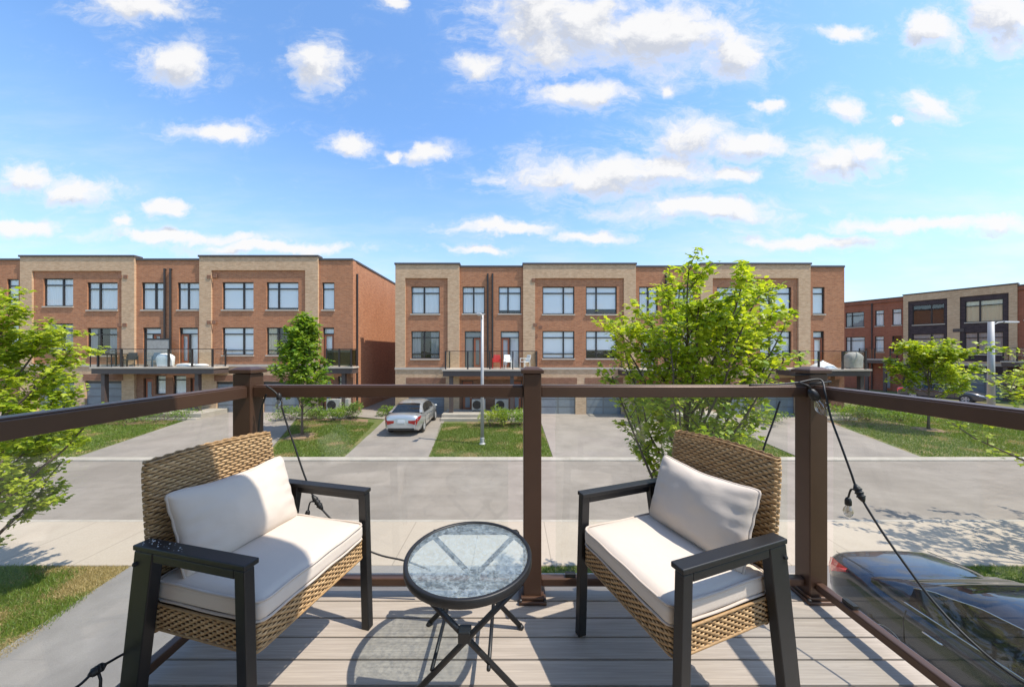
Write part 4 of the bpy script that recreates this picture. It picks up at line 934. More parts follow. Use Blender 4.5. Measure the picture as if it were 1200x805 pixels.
        hl = MB(); hl.hexa([(4.42*k, side*.80*s, .62), (4.66*k, side*.64*s, .60), (4.60*k, side*.5*s, .60), (4.36*k, side*.6*s, .62)], [(4.38*k, side*.79*s, .75), (4.63*k, side*.62*s, .68), (4.58*k, side*.5*s, .69), (4.3*k, side*.6*s, .76)]); hl.build('headlight', 'clearplastic', t, bevel=.01)
        mi = MB(); mi.sphere((3.28*k, side*(.98*s), .99), .1, .75, 1.0, .62); mi.tube([(3.3*k, side*.86*s, .95), (3.3*k, side*.95*s, .97)], .025, 6); mi.build('side_mirror', paint, t, smooth=True)
        for hx in (1.35, 2.45):
            dh = MB(); dh.tube([(hx*k, side*(.912*s), .82), (hx*k+.02, side*(.935*s), .825), (hx*k+.17, side*(.935*s), .825), (hx*k+.19, side*(.912*s), .82)], .013, 6); dh.build('door_handle', 'chrome', t, smooth=True)
    seams = MB()
    for x in (1.15, 2.18, 3.25):
        for side in (-1, 1):
            w = interp(hw, x)*s+.002; seams.tube([(x*k, side*w*.962, interp(top, x)-.09), (x*k, side*w*1.0, interp(top, x)-.2), (x*k, side*w*.99, .5), (x*k, side*w*.955, .32)], .006, 4)
    w = interp(hw, .5)*s
    seams.tube([(.1*k, -.7*s, interp(top, .1)+.005), (.66*k, -.74*s, interp(top, .66)+.004)], .005, 4); seams.tube([(.1*k, .7*s, interp(top, .1)+.005), (.66*k, .74*s, interp(top, .66)+.004)], .005, 4)
    seams.build('panel_gap', 'black', t)
    bp = MB(); bp.box(-.012, .05, -.62*s, .62*s, .30, .42); bp.build('bumper_insert', 'black', t, bevel=.02)
    pl = MB(); pl.box(-.02, .0, -.17, .17, .66, .80); pl.build('number_plate', 'plate', t, bevel=.004)
    an = MB(); an.hexa([(1.62*k, -.015, 1.42), (1.8*k, -.03, 1.45), (1.8*k, .03, 1.45), (1.62*k, .015, 1.42)], [(1.66*k, -.004, 1.50), (1.70*k, -.006, 1.50), (1.70*k, .006, 1.50), (1.66*k, .004, 1.50)]); an.build('antenna_fin', paint, t)
    return t
def carpaint(name, c, metal=.5, rough=.28):
    m, nt, b = mat(name); n = NOISE(nt, OBJ(nt), 900, 1, .5)
    setin(nt, b.inputs['Base Color'], MIX(nt, n, tuple(x*.8 for x in c)+(1,), tuple(x*1.2 for x in c)+(1,)))
    b.inputs['Metallic'].default_value = metal; b.inputs['Roughness'].default_value = rough; b.inputs['Coat Weight'].default_value = 1; b.inputs['Coat Roughness'].default_value = .02; return m
M['silver'] = carpaint('silver_paint', (.52, .53, .53), .6, .3)
M['navy'] = carpaint('dark_blue_paint', (.035, .045, .068), .55, .25)
M['charcoalpaint'] = carpaint('charcoal_paint', (.06, .062, .07), .5, .3)
M['carglass'] = plain('tinted_car_glass', (.012, .014, .016), .03, 0, .7, var=.2)
M['chrome'] = plain('chrome', (.62, .62, .62), .14, 1., var=.03)
M['taillight'] = plain('red_lens', (.9, .03, .022), .1, 0, .6, var=.15, coat=1.)
M['dull_taillight'] = plain('dark_red_lens', (.28, .012, .012), .15, 0, .6, var=.15)
M['clearplastic'] = plain('headlight_lens', (.5, .52, .53), .08, 0, .6)
M['plate'] = plain('plate_white', (.62, .64, .66), .5)
car('silver sedan seen from behind, parked on the driveway before the middle row', 'silver', (-5.32, 15.75, .075), R(91.5), 4.7, 1.80)
car('dark blue sedan with a red tail light, parked beside the right end of the deck', 'navy', (5.83, 5.28, .04), R(-90), 4.8, 1.86)
car('charcoal car far off at right, parked between the corner balcony and the cross street row', 'charcoalpaint', (34.9, 29.5, .06), R(-66), 4.6, 1.8)

# ------------------------------------------------------------------ far balcony and porch things
def ac(loc, label):
    t = thing('air_conditioner', label, 'air conditioner', loc, 0, 'outdoor air conditioners at the porches')
    b = MB(); b.box(-.42, .42, -.16, .16, .06, .74); b.build('casing', 'beige_metal', t, bevel=.02)
    f = MB(); f.tube([(-.1+.26*math.cos(a), -.168, .40+.26*math.sin(a)) for a in [2*math.pi*i/24 for i in range(24)]], .012, 6, closed=True)
    for r in (.08, .14, .2): f.tube([(-.1+r*math.cos(a), -.168, .40+r*math.sin(a)) for a in [2*math.pi*i/20 for i in range(20)]], .006, 4, closed=True)
    f.tube([(-.1, -.162, .40), (-.1, -.166, .40)], .25, 24); f.build('fan_grille', 'darkmetal', t)
    s = MB(); s.box(-.36, -.28, -.15, .15, 0, .058); s.box(.28, .36, -.15, .15, 0, .058); s.build('foot', 'black', t)
def onf(fc, px, y): return fc.o.x+fc.x(px, y), fc.o.y+y
for fc, px, y, z, lab in ((F2, 561, -.7, .42, 'white air conditioner on the middle porch, right behind the lamp post'), (F2, 588, -.7, .42, 'white air conditioner on the middle porch, left of the right door'), (F1, 392, -.8, .5, 'left air conditioner under the green glass balcony'), (F1, 402, -.6, .5, 'right air conditioner under the green glass balcony')):
    x, y_ = onf(fc, px, y); ac((x, y_, z), lab)
def patio_chair(loc, rz, m, label, group=None):
    t = thing('patio_chair', label, 'chair', loc, rz, group)
    s = MB(); s.box(-.24, .24, -.22, .24, .40, .44); s.build('seat', m, t, bevel=.02)
    b = MB(); v = []
    b.hexa([(-.24, .2, .44), (.24, .2, .44), (.24, .24, .44), (-.24, .24, .44)], [(-.2, .3, .86), (.2, .3, .86), (.2, .33, .86), (-.2, .33, .86)]); b.build('backrest', m, t, bevel=.015)
    for sx in (-1, 1):
        a = MB(); a.box(sx*.25-.025, sx*.25+.025, -.2, .26, .62, .65); a.build('armrest', m, t)
        for sy in (-.19, .22): l = MB(); l.tube([(sx*.25, sy, 0), (sx*.24, sy, .62)], .022, 6); l.build('leg', m, t)
    return t
x, y = onf(F2, 596, -.9); patio_chair((x, y, 3.083), R(20), 'plastic_white', 'white plastic chair nearer the red one on the middle balcony', 'white plastic balcony chairs')
x, y = onf(F2, 615, -.75); patio_chair((x, y, 3.083), R(-60), 'plastic_white', 'white plastic chair at the right end of the middle balcony', 'white plastic balcony chairs')
x, y = onf(F2, 582, -.8); patio_chair((x, y, 3.083), R(0), 'red_plastic', 'red chair standing on the middle balcony by the door')
def patio_table(loc, label, r=.5, h=.72):
    t = thing('patio_table', label, 'table', loc, 0); a = MB(); a.box(-r, r, -r*.7, r*.7, h-.04, h); a.build('tabletop', 'darkmetal', t)
    for sx in (-1, 1):
        for sy in (-1, 1): l = MB(); l.tube([(sx*r*.85, sy*r*.55, 0), (sx*r*.85, sy*r*.55, h-.04)], .025, 6); l.build('leg', 'darkmetal', t)
x, y = onf(F1, 128, -.7); patio_table((x, y, 3.223), 'dark patio table at the left end of the left balcony', .75, .78)
x, y = onf(F1, 153, -.6); patio_chair((x, y, 3.223), R(30), 'darkmetal', 'dark patio chair between table and screen on the left balcony')
x, y = onf(F1, 178, -.85); patio_chair((x, y, 3.223), R(0), 'bluegrey', 'blue grey patio chair in front of the screen on the left balcony')
def grill(loc, label, m, w=.6, rz=0., hs=1.):
    t = thing('covered_grill', label, 'grill', loc, rz)
    b = MB(); n = 20; prof = [(.92, 0), (.96, .35), (1, .62), (.98, .85), (.80, 1.02), (.45, 1.14), (.05, 1.17)]; vs = []; fs = []
    rr = random.Random(3)
    for (q, z) in prof:
        for k in range(n):
            a = 2*math.pi*k/n; cx, sy = math.cos(a), math.sin(a); e = (abs(cx)**4+abs(sy)**4)**-.25; j = 1+rr.uniform(-.05, .05); vs.append((w*q*cx*e*j, w*.5*q*sy*e*j, hs*z*(1+rr.uniform(-.03, .03))+.04))
    for i in range(len(prof)-1):
        for k in range(n): fs.append((i*n+k, i*n+(k+1) % n, (i+1)*n+(k+1) % n, (i+1)*n+k))
    fs.append(tuple((len(prof)-1)*n+k for k in range(n))); b.add(vs, fs); b.build('cover', m, t, smooth=True)
    l = MB()
    for sx in (-1, 1): l.tube([(sx*w*.7, -.1, .05), (sx*w*.7, .1, .05)], .05, 10)
    l.build('wheel', 'black', t)
x, y = onf(F1, 194, -.85); grill((x, y, 3.223), 'white covered grill on the left balcony by the balcony door', 'plastic_white', .46, 0, .66)
x, y = onf(F2, 1000, -.8); grill((x, y, 3.083), 'grey covered grill on the corner balcony at right', 'grey_cover', .55, R(10), .85)
def cushion_pile(loc, label):
    t = thing('folded_sheet', label, 'sheet', loc); b = MB(); b.sphere((0, 0, .1), .6, 1, .45, .22, 18, 8); b.build('cloth', 'plastic_white', t, smooth=True)
    b = MB(); b.sphere((.9, .05, .1), .45, 1, .5, .22, 18, 8); b.build('fold', 'plastic_white', t, smooth=True)
x, y = onf(F1, 218, -.7); cushion_pile((x, y, 3.2), 'white crumpled sheet on the floor of the left balcony')
def parasol(loc, label):
    t = thing('folded_parasol', label, 'parasol', loc); b = MB(); b.lathe([(.7, 0), (.5, .2), (.1, .42), (.02, .5)], 10); b.build('canopy', 'plastic_white', t); p = MB(); p.tube([(0, 0, -.1), (0, 0, .55)], .02); p.build('pole', 'darkmetal', t)
x, y = onf(F2, 964, -.75); parasol((x, y, 3.1), 'pale low canopy lying on the corner balcony left of the grill')
def planter(loc, label):
    t = thing('flower_pot', label, 'flower pot', loc); p = MB(); p.lathe([(.14, 0), (.2, .32), (.22, .34)], 14); p.build('pot', 'cream', t)
    rng = np.random.default_rng(9); P = np.c_[rng.normal(0, .13, 160), rng.normal(0, .13, 160), .4+rng.uniform(0, .28, 160)]; V, T, k = leaves(P, .09, rng, -.3, 'oval'); np_mesh('plant', V, T, 'drygrass', t, tint=np.repeat(rng.uniform(0, 1, 160), k))
x, y = gp(326, 483); planter((x, y, .25), 'pale flower pot beside the left garage, behind the cable')

# ------------------------------------------------------------------ own deck
def deck():
    mb = MB(); x0, x1 = -1.42, 1.62; i = -16
    y = BOARD0
    for i in range(-9, 15):
        ya = BOARD0+i*PITCH; yb = ya+PITCH-.0068
        mb.box(x0, x1, ya, yb, -.026, 0)
    mb.box(x0, x1, BOARD0+15*PITCH, BOARD0+15*PITCH+.10, -.026, 0)
    o = mb.build('deck', 'deck', bevel=.003, seg=2); o.location = (0, 0, DZ); o['kind'] = 'structure'
    j = MB()
    for k in range(7): x = x0+.06+k*(x1-x0-.16)/6; j.box(x, x+.04, BOARD0-9*PITCH, 1.735, -.2, -.03)
    j.box(x0, x1, 1.737, 1.765, -.24, -.03); j.box(x0-.03, x0-.002, BOARD0-9*PITCH, 1.765, -.24, -.002); j.box(x1+.002, x1+.03, BOARD0-9*PITCH, 1.765, -.24, -.002)
    f = j.build('deck_joists', 'fascia'); f.location = (0, 0, DZ); f['kind'] = 'structure'
deck()
def shade_slab_and_wall():
    mb = MB(); n = 10; r = .55; x0, x1, y0, y1 = -4.0, .52, -1.5, 1.0; pts = [(x0, y0), (x1, y0)]+[(x1-r+r*math.cos(math.pi/2*k/n), y1-r+r*math.sin(math.pi/2*k/n)) for k in range(n+1)]+[(x0, y1)]
    m = len(pts); mb.add([(x, y, DZ+2.5) for x, y in pts]+[(x, y, DZ+2.72) for x, y in pts], [tuple(range(m-1, -1, -1)), tuple(range(m, 2*m))]+[(i, (i+1) % m, m+(i+1) % m, m+i) for i in range(m)])
    mb.build('added_shade_slab', 'fascia')['kind'] = 'structure'  # unseen slab, added with a rounded corner to shade the left armchair
    w = MB(); w.box(-4.0, .5, -1.9, -1.51, -.1, DZ+2.72); w.build('house_wall', 'tan')['kind'] = 'structure'  # wall behind the camera, out of view, carries the added slab
shade_slab_and_wall()
PY = 1.677; PXL, PXM, PXR = -1.345, .102, 1.525
rail = thing('deck_railing', 'dark bronze deck railing with clear glass panels round the deck', 'railing', (0, 0, DZ))
def post(x, y):
    p = MB(); p.box(x-.0445, x+.0445, y-.0445, y+.0445, .012, 1.135); o = p.build('post', 'bronze', rail, bevel=.004)
    c = MB(); c.hexa([(x-.056, y-.056, 1.137), (x+.056, y-.056, 1.137), (x+.056, y+.056, 1.137), (x-.056, y+.056, 1.137)], [(x-.056, y-.056, 1.155), (x+.056, y-.056, 1.155), (x+.056, y+.056, 1.155), (x-.056, y+.056, 1.155)])
    c.hexa([(x-.054, y-.054, 1.156), (x+.054, y-.054, 1.156), (x+.054, y+.054, 1.156), (x-.054, y+.054, 1.156)], [(x-.03, y-.03, 1.168), (x+.03, y-.03, 1.168), (x+.03, y+.03, 1.168), (x-.03, y+.03, 1.168)])
    c.build('post_cap', 'bronze', o, bevel=.003)
    b = MB(); b.box(x-.068, x+.068, y-.068, y+.068, .001, .018); b.box(x-.058, x+.058, y-.058, y+.058, .019, .034); b.build('base_plate', 'bronze', o, bevel=.004)
    s = MB()
    for sx in (-1, 1):
        for sy in (-1, 1): s.lathe([(.008, 0), (.008, .008), (.004, .011)], 8, (x+sx*.06, y+sy*.06, .018))
    s.build('screw', 'darkmetal', o)
for x in (PXL, PXM, PXR): post(x, PY)
for x in (PXL, PXR): post(x, PY-2.9)
def bar(a, b, z0, z1, w, name):
    mb = MB(); d = Vector((b[0]-a[0], b[1]-a[1], 0)); L = d.length; m = Matrix.Translation((a[0], a[1], 0)) @ Matrix.Rotation(math.atan2(d.y, d.x), 4, 'Z')
    mb.box(.0, L, -w/2, w/2, z0, z1, m)
    mb.box(.0, L, -w/2+.006, w/2-.006, z1-.001, z1+.006, m) if name == 'top_rail' else None
    mb.build(name, 'bronze', rail, bevel=.006, seg=3)
SEG = [((PXL+.046, PY), (PXM-.046, PY)), ((PXM+.046, PY), (PXR-.046, PY)), ((PXL, PY-.046), (PXL, PY-2.854)), ((PXR, PY-.046), (PXR, PY-2.854))]
for a, b in SEG:
    bar(a, b, 1.016, 1.070, .062, 'top_rail'); bar(a, b, .062, .100, .040, 'bottom_rail')
    d = Vector((b[0]-a[0], b[1]-a[1], 0)); L = d.length; ex = d/L
    g = MB(); m = Matrix.Translation((a[0], a[1], 0)) @ Matrix.Rotation(math.atan2(d.y, d.x), 4, 'Z')
    e = .075
    g.box(e, L-e, -.003, .003, .112, 1.014, m); p = g.build('glass_panel', 'panel', rail)
    for u in (e+.05, L-e-.10):
        cl = MB(); cl.box(u, u+.05, -.012, .012, .101, .118, m); cl.build('glass_clip', 'black', p)

# ------------------------------------------------------------------ wicker armchairs
def loop_rounded(x0, x1, y0, y1, r, step):
    pts = []; nr = []
    def arc(cx, cy, a0):
        n = max(2, int(r*1.571/step))
        for i in range(n): a = a0+math.pi/2*i/n; pts.append((cx+r*math.cos(a), cy+r*math.sin(a))); nr.append((math.cos(a), math.sin(a)))
    def line(p, q, n_):
        L = math.dist(p, q); n = max(1, int(L/step))
        for i in range(n): u = i/n; pts.append((p[0]+(q[0]-p[0])*u, p[1]+(q[1]-p[1])*u)); nr.append(n_)
    line((x1, y0+r), (x1, y1-r), (1, 0)); arc(x1-r, y1-r, 0); line((x1-r, y1), (x0+r, y1), (0, 1)); arc(x0+r, y1-r, math.pi/2); line((x0, y1-r), (x0, y0+r), (-1, 0)); arc(x0+r, y0+r, math.pi); line((x0+r, y0), (x1-r, y0), (0, -1)); arc(x1-r, y0+r, 1.5*math.pi)
    return np.array(pts), np.array(nr)
def weave(name, parent, loopfn, rows, place, S=.0165, amp=.0029, hh=.0056, th=.0018, seed=0):
    """closed strands woven round a ring; place(row, pts2d, h offset) -> 3d"""
    rng = np.random.default_rng(seed); VV = []; FF = []; TT = []; off = 0
    for r in range(rows):
        P, Nn = loopfn(r); n = len(P)
        seg = np.linalg.norm(np.roll(P, -1, 0)-P, axis=1); s = np.r_[0, np.cumsum(seg)[:-1]]; Lt = seg.sum()
        waves = max(2, round(Lt/(2*S))); ph = 2*np.pi*waves*s/Lt+np.pi*(r % 2)
        sw = np.sin(ph); o = amp*sw
        dz = rng.normal(0, .0003)+.0006*np.sin(ph*.37+rng.uniform(0, 6))
        ring = [(math.cos(a), math.sin(a)) for a in [2*math.pi*k/6 for k in range(6)]]
        for (ca, sa) in ring: pass
        pts = np.zeros((n, 6, 3))
        bulge = .86+.26*sw
        for k, (ca, sa) in enumerate(ring):
            q = P+Nn*(o+th*ca)[:, None]; pts[:, k] = place(r, q, hh*sa*bulge+dz)
        VV.append(pts.reshape(-1, 3)); i = np.arange(n)[:, None]; k = np.arange(6)[None]
        f = np.stack([off+i*6+k, off+i*6+(k+1) % 6, off+((i+1) % n)*6+(k+1) % 6, off+((i+1) % n)*6+k], -1).reshape(-1, 4)
        FF.append(f); TT.append(np.repeat(np.clip(rng.normal(.5, .22)+.22*np.sin(s*31+rng.uniform(0, 6)), 0, 1), 6)); off += n*6
    return np_mesh(name, np.concatenate(VV), np.concatenate(FF), 'wicker', parent, tint=np.concatenate(TT), smooth=True)
def rounded_box(cx, cy, cz, a, b, h, r, n=(26, 26, 6), puff=.0):
    bm = bmesh.new(); bmesh.ops.create_cube(bm, size=2); bmesh.ops.subdivide_edges(bm, edges=bm.edges, cuts=22, use_grid_fill=True)
    for v in bm.verts:
        p = Vector((v.co.x*a, v.co.y*b, v.co.z*h)); inn = Vector((max(-a+r, min(a-r, p.x)), max(-b+r, min(b-r, p.y)), max(-h+r, min(h-r, p.z)))); d = p-inn
        if d.length > 1e-6: p = inn+d.normalized()*min(r, d.length) if d.length > r else p
        ux, uy = v.co.x, v.co.y
        if v.co.z > 0: p.z += puff*max(0, (1-ux**4))*max(0, (1-uy**4))*v.co.z
        v.co = p+Vector((cx, cy, cz))
    mb = MB(); bm.verts.index_update(); mb.add([v.co[:] for v in bm.verts], [[v.index for v in f.verts] for f in bm.faces]); bm.free(); return mb
CW, CA, CLn, CH = .5624, .043, .4505, .6253
def armchair(label, loc, rz, first=None):
    t = thing('wicker_armchair', label, 'armchair', loc, rz, 'wicker armchairs on the deck')
    hb = CW/2
    for s in (-1, 1):
        o = s*hb; i = s*(hb-.032); lo, hi = min(o, i), max(o, i)
        l = MB(); l.hexa([(-.022, lo, 0), (.016, lo, 0), (.016, hi, 0), (-.022, hi, 0)], [(-.040, lo, .606), (-.002, lo, .606), (-.002, hi, .606), (-.040, hi, .606)]); f = l.build('front_leg', 'powder', t, bevel=.003)
        g = MB(); g.box(-.02, .014, lo+.003, hi-.003, 0, .004); g.build('glide', 'black', f)
        l = MB(); l.hexa([(-.545, lo, 0), (-.468, lo, 0), (-.468, hi, 0), (-.545, hi, 0)], [(-.452, lo, .606), (-.372, lo, .606), (-.372, hi, .606), (-.452, hi, .606)]); f = l.build('rear_leg', 'powder', t, bevel=.003)
        b = MB(); b.lathe([(.007, 0), (.007, .006), (.004, .008)], 10, (0, 0, 0)); bo = b.build('bolt', 'darkmetal', f); bo.location = (-.444, o, .565); bo.rotation_euler = (R(90)*(-s) if s > 0 else R(90), 0, 0)
        ib = s*(hb-.03); a = MB(); lo2, hi2 = min(o, ib), max(o, ib)
        a.box(-.371, -.041, lo2+.001, hi2-.001, .578, .6055); a.build('arm_rail', 'powder', t, bevel=.003)
        ia = s*(hb-CA); oo = s*(hb+.003); lo3, hi3 = min(oo, ia), max(oo, ia)
        a = MB(); a.box(-CLn-.004, .002, lo3, hi3, .6085, CH); a.build('armrest', 'powder', t, bevel=.003)
    # woven seat box
    P0 = loop_rounded(-.445, -.008, -.242, .242, .02, .0048)
    rows = 9; ph = (.412-.334)/rows
    def place_seat(r, q, dh): return np.c_[q[:, 0], q[:, 1], np.full(len(q), .334+ph*(r+.5))+dh]
    s = weave('seat', t, lambda r: P0, rows, place_seat, hh=.0048, seed=3)
    bnd = MB(); LB, _ = loop_rounded(-.447, -.006, -.244, .244, .021, .01)
    for z in (.333, .413): bnd.tube([(p[0], p[1], z) for p in LB], .0045, 7, closed=True)
    bnd.build('binding', 'wicker', s, smooth=True)
    core = MB(); core.box(-.4405, -.0125, -.2375, .2375, .336, .409); core.build('seat_core', 'wickerdark', s)
    # woven backrest
    hb_ = .300; ht = .866; rows = 54; ph2 = (ht-hb_)/rows
    def aline(h): return -.452-.060*((h-.30)/.566)
    def loopb(r):
        u = (r+.5)/rows; w = .229+.004*math.sin(u*3.1)-.006*max(0, u-.93)/.07
        return loop_rounded(-.016, .016, -w, w, .0155, .0044)
    def place_back(r, q, dh):
        u = (r+.5)/rows; h = hb_+ph2*(r+.5); crown = .010*(1-(q[:, 1]/.23)**2)*u**3-.0
        return np.c_[q[:, 0]+aline(h)-.012*(1-(q[:, 1]/.23)**2)*.8, q[:, 1], h+dh+crown]
    b = weave('backrest', t, loopb, rows, place_back, hh=.0058, seed=7)
    cr = MB(); n = 12
    for k in range(n):
        ya, yb = -.219+.438*k/n, -.219+.438*(k+1)/n; oy = lambda y: -.012*(1-(y/.23)**2)*.8
        cr.hexa([(aline(.305)-.010+oy(ya), ya, .305), (aline(.305)+.010+oy(ya), ya, .305), (aline(.305)+.010+oy(yb), yb, .305), (aline(.305)-.010+oy(yb), yb, .305)], [(aline(.86)-.010+oy(ya), ya, .86+.009*(1-(ya/.23)**2)), (aline(.86)+.010+oy(ya), ya, .86+.009*(1-(ya/.23)**2)), (aline(.86)+.010+oy(yb), yb, .86+.009*(1-(yb/.23)**2)), (aline(.86)-.010+oy(yb), yb, .86+.009*(1-(yb/.23)**2))])
    cr.build('back_core', 'wickerdark', b)
    # top binding
    tb = MB(); 
    # under frame
    
    # seat cushion
    cz = .452; hc = .036
    cu = rounded_box(-.218, 0, cz, .222, .238, hc, .024, puff=.012).build('seat_cushion', 'fabric', t, smooth=True)
    pp = MB()
    for z, r in ((cz+hc-.006, .0045), (cz-hc+.006, .0045)):
        L, Nn = loop_rounded(-.218-.2205, -.218+.2205, -.2365, .2365, .03, .012); pp.tube([(p[0], p[1], z+.0015*math.sin(p[1]*40+p[0]*23)) for p in L], r, 7, closed=True)
    pp.build('piping', 'piping', cu, smooth=True)
    return t
def pillow(label, loc, rz, seed=1):
    t = thing('throw_pillow', label, 'pillow', loc, rz, 'lumbar pillows on the armchairs')
    rng = random.Random(seed); A, Bh, T = .222, .152, .068; n, m = 56, 40; mb = MB(); vs = []
    A0, H0, A1, H1 = -.335, .474, -.432, .772
    ax = Vector((A1-A0, 0, H1-H0)); ax.normalize(); nx = Vector((ax.z, 0, -ax.x)); c0 = Vector(((A0+A1)/2, 0, (H0+H1)/2))
    def surf(u, v, sgn):
        e = max(0., (1-u**2)*(1-v**2)); t_ = T*(e**.42)
        edge = abs(u)**6; ed2 = abs(v)**8
        wr = .16*math.sin(v*17+seed+math.sin(v*5)*1.2)*edge*(1-edge)*4*.35+.10*math.sin(u*13+seed*2)*ed2*(1-ed2)*4*.3
        t_ *= 1+wr; t_ += .0035*math.sin(u*3.2+v*4.1+seed)*e
        x = u*A*(1-.055*(1-v*v)*u*u); y = v*Bh*(1-.09*(1-u*u)*v*v)
        x += .0012*math.sin(v*16+seed)*abs(u)**8; y += .001*math.sin(u*9+seed)*abs(v)**8
        k_ = 1-.05*abs(u)**7*abs(v)**7; x *= k_; y *= k_*(1-.03*abs(u)**7*abs(v)**7)
        q_ = Vector((x*11+seed*3.1, y*11, sgn*.7)); t_ += (.006*noise.noise(q_)+.003*noise.noise(q_*2.3))*min(1, e*3)
        pk = max(abs(u)**5, 0)*(1-abs(u)**10); t_ *= 1-.16*pk*max(0, math.sin(v*21+3*noise.noise(Vector((v*3, u, seed))))) 
        sag = -.012*(1-u*u)*(1 if v > 0 else 0)*v*v
        return c0+Vector((0, 1, 0))*x+ax*(y+sag)+nx*(t_*sgn)
    def idx(i, j, s): return s*(n+1)*(m+1)+j*(n+1)+i
    # cosine spacing concentrates vertices at the seam
    cs = lambda k, N: -math.cos(math.pi*k/N)
    for s in (0, 1):
        for j in range(m+1):
            for i in range(n+1): vs.append(surf(cs(i, n), cs(j, m), 1 if s else -1))
    fs = []
    for j in range(m):
        for i in range(n): fs.append((idx(i, j, 1), idx(i+1, j, 1), idx(i+1, j+1, 1), idx(i, j+1, 1))); fs.append((idx(i, j, 0), idx(i, j+1, 0), idx(i+1, j+1, 0), idx(i+1, j, 0)))
    mb.add(vs, fs); o = mb.build('pillow_body', 'fabric', t, smooth=True)
    bm = bmesh.new(); bm.from_mesh(o.data); bmesh.ops.remove_doubles(bm, verts=bm.verts, dist=2e-4); bm.to_mesh(o.data); bm.free(); o.data.polygons.foreach_set('use_smooth', [True]*len(o.data.polygons))
    pts = [surf(cs(i, n), -1, 0) for i in range(n)]+[surf(1, cs(j, m), 0) for j in range(m)]+[surf(cs(n-i, n), 1, 0) for i in range(n)]+[surf(-1, cs(m-j, m), 0) for j in range(m)]
    ded = [pts[0]]
    for p in pts[1:]:
        if (p-ded[-1]).length > .004: ded.append(p)
    pp = MB(); pp.tube(ded, .0048, 7, closed=True); pp.build('piping', 'piping', t, smooth=True)
    return t
LP, LR = (-.7122, 1.2276, DZ+.0005), -.2323
RP, RR = (.3918, 1.2022, DZ+.0005), 3.492
a0 = armchair('left tan wicker armchair with black arms, facing right across the deck', LP, LR)
a1 = dup(a0, RP, RR, 'right tan wicker armchair with black arms, standing before the large maple')
dr = MB(); rr_ = random.Random(8)
for _ in range(30):
    q = .0009+.0016*rr_.random()**2; dr.lathe([(q, 0), (q*.85, q*.45), (q*.4, q*.7), (.0001, q*.75)], 7, (-.44+.19*rr_.random()**1.3, -CW/2+.004+.036*rr_.random(), CH), cap=False)
dr.build('water_droplets', 'clearplastic', a0, smooth=True)['kind'] = 'stuff'
pillow('off white lumbar pillow leaning on the left wicker chair', LP, LR, 2)
pillow('off white lumbar pillow leaning on the right wicker chair', RP, RR, 5)

# ------------------------------------------------------------------ folding side table
def table():
    x, y = -.168, 1.285; t = thing('folding_side_table', 'round folding side table with rippled glass top between the two chairs', 'side table', (x, y, DZ))
    r = .245; H = .459
    mb = MB(); prof = [(r-.016, H-.030), (r-.002, H-.030), (r, H-.026), (r, H-.003), (r-.003, H), (r-.013, H), (r-.016, H-.004), (r-.016, H-.030)]; mb.lathe(prof, 72, cap=False); mb.build('rim', 'powder', t, smooth=True).data.update()
    g = MB(); g.lathe([(r-.017, H-.010), (r-.017, H-.005)], 72); g.build('glass_top', 'tableglass', t)
    for yy in (-.125, .215-.0):
        zz = H-.036; 
        s = MB(); wd = .19
        s.tube([(-wd, yy, zz), (wd*1.0, yy, zz)], .0115, 8); s.build('support_bar', 'powder', t, smooth=True)
    for k, (yy, sg) in enumerate(((-.125, 1), (-.105, -1), (.215, 1), (.195, -1))):
        l = MB(); l.tube([(sg*.195, yy, H-.034), (sg*.02, yy, .245), (-sg*.205, yy, .012)], .0105, 10); l.tube([(-sg*.203, yy, .014), (-sg*.212, yy, .0)], .0125, 10); l.build('leg', 'powder', t, smooth=True)
    for xx in (-.115, .085):
        b = MB(); b.tube([(xx, -.125, .125), (xx, .215, .125)], .0075, 8); b.build('crossbar', 'powder', t, smooth=True)
    for yy in (-.115, .205):
        j = MB(); j.box(-.022, .022, yy-.02, yy+.02, .222, .262, Matrix.Translation((0, 0, 0))); j.build('pivot_bracket', 'black', t, bevel=.004)
table()

# ------------------------------------------------------------------ string lights
def onplane(px, py, axis, val):
    d = Vector(((px-600)/F, 1, (HZ-py)/F)); t_ = val/d[axis]; p = Vector((0, 0, EYE))+d*t_; return Vector((p.x, p.y, p.z))
def smooth(pts, n=8):
    P = [pts[0]]+list(pts)+[pts[-1]]; out = []
    for i in range(1, len(P)-2):
        for k in range(n):
            u = k/n; a, b, c_, d = P[i-1], P[i], P[i+1], P[i+2]; out.append(.5*((2*b)+(c_-a)*u+(2*a-5*b+4*c_-d)*u*u+(3*b-a-3*c_+d)*u**3))
    out.append(P[-2]); return out
def bulb(t, base, d, sc=1.0):
    """socket and clear bulb hanging from base along d"""
    d = Vector(d).normalized(); q = Vector((0, 0, -1)).rotation_difference(d).to_matrix().to_4x4(); m = Matrix.Translation(base) @ q @ Matrix.Scale(sc, 4)
    s = MB(); s.lathe([(.006, .004), (.014, -.004), (.019, -.02), (.019, -.05), (.017, -.052)], 16); s.v = [tuple(m @ Vector(v)) for v in s.v]; o = s.build('socket', 'black', t, smooth=True)
    g = MB(); g.lathe([(.013, -.052), (.015, -.06), (.024, -.078), (.028, -.096), (.024, -.115), (.013, -.13), (.002, -.137)], 18); g.v = [tuple(m @ Vector(v)) for v in g.v]; g.build('bulb', 'clearglass', o, smooth=True)
    w = MB()
    for a in (0, 1.2, 2.4): w.tube([(.004*math.cos(a), .004*math.sin(a), -.054), (.010*math.cos(a), .010*math.sin(a), -.085), (.004*math.cos(a+1), .004*math.sin(a+1), -.112)], .0009, 4)
    w.v = [tuple(m @ Vector(v)) for v in w.v]; w.build('filament', 'chrome', o)
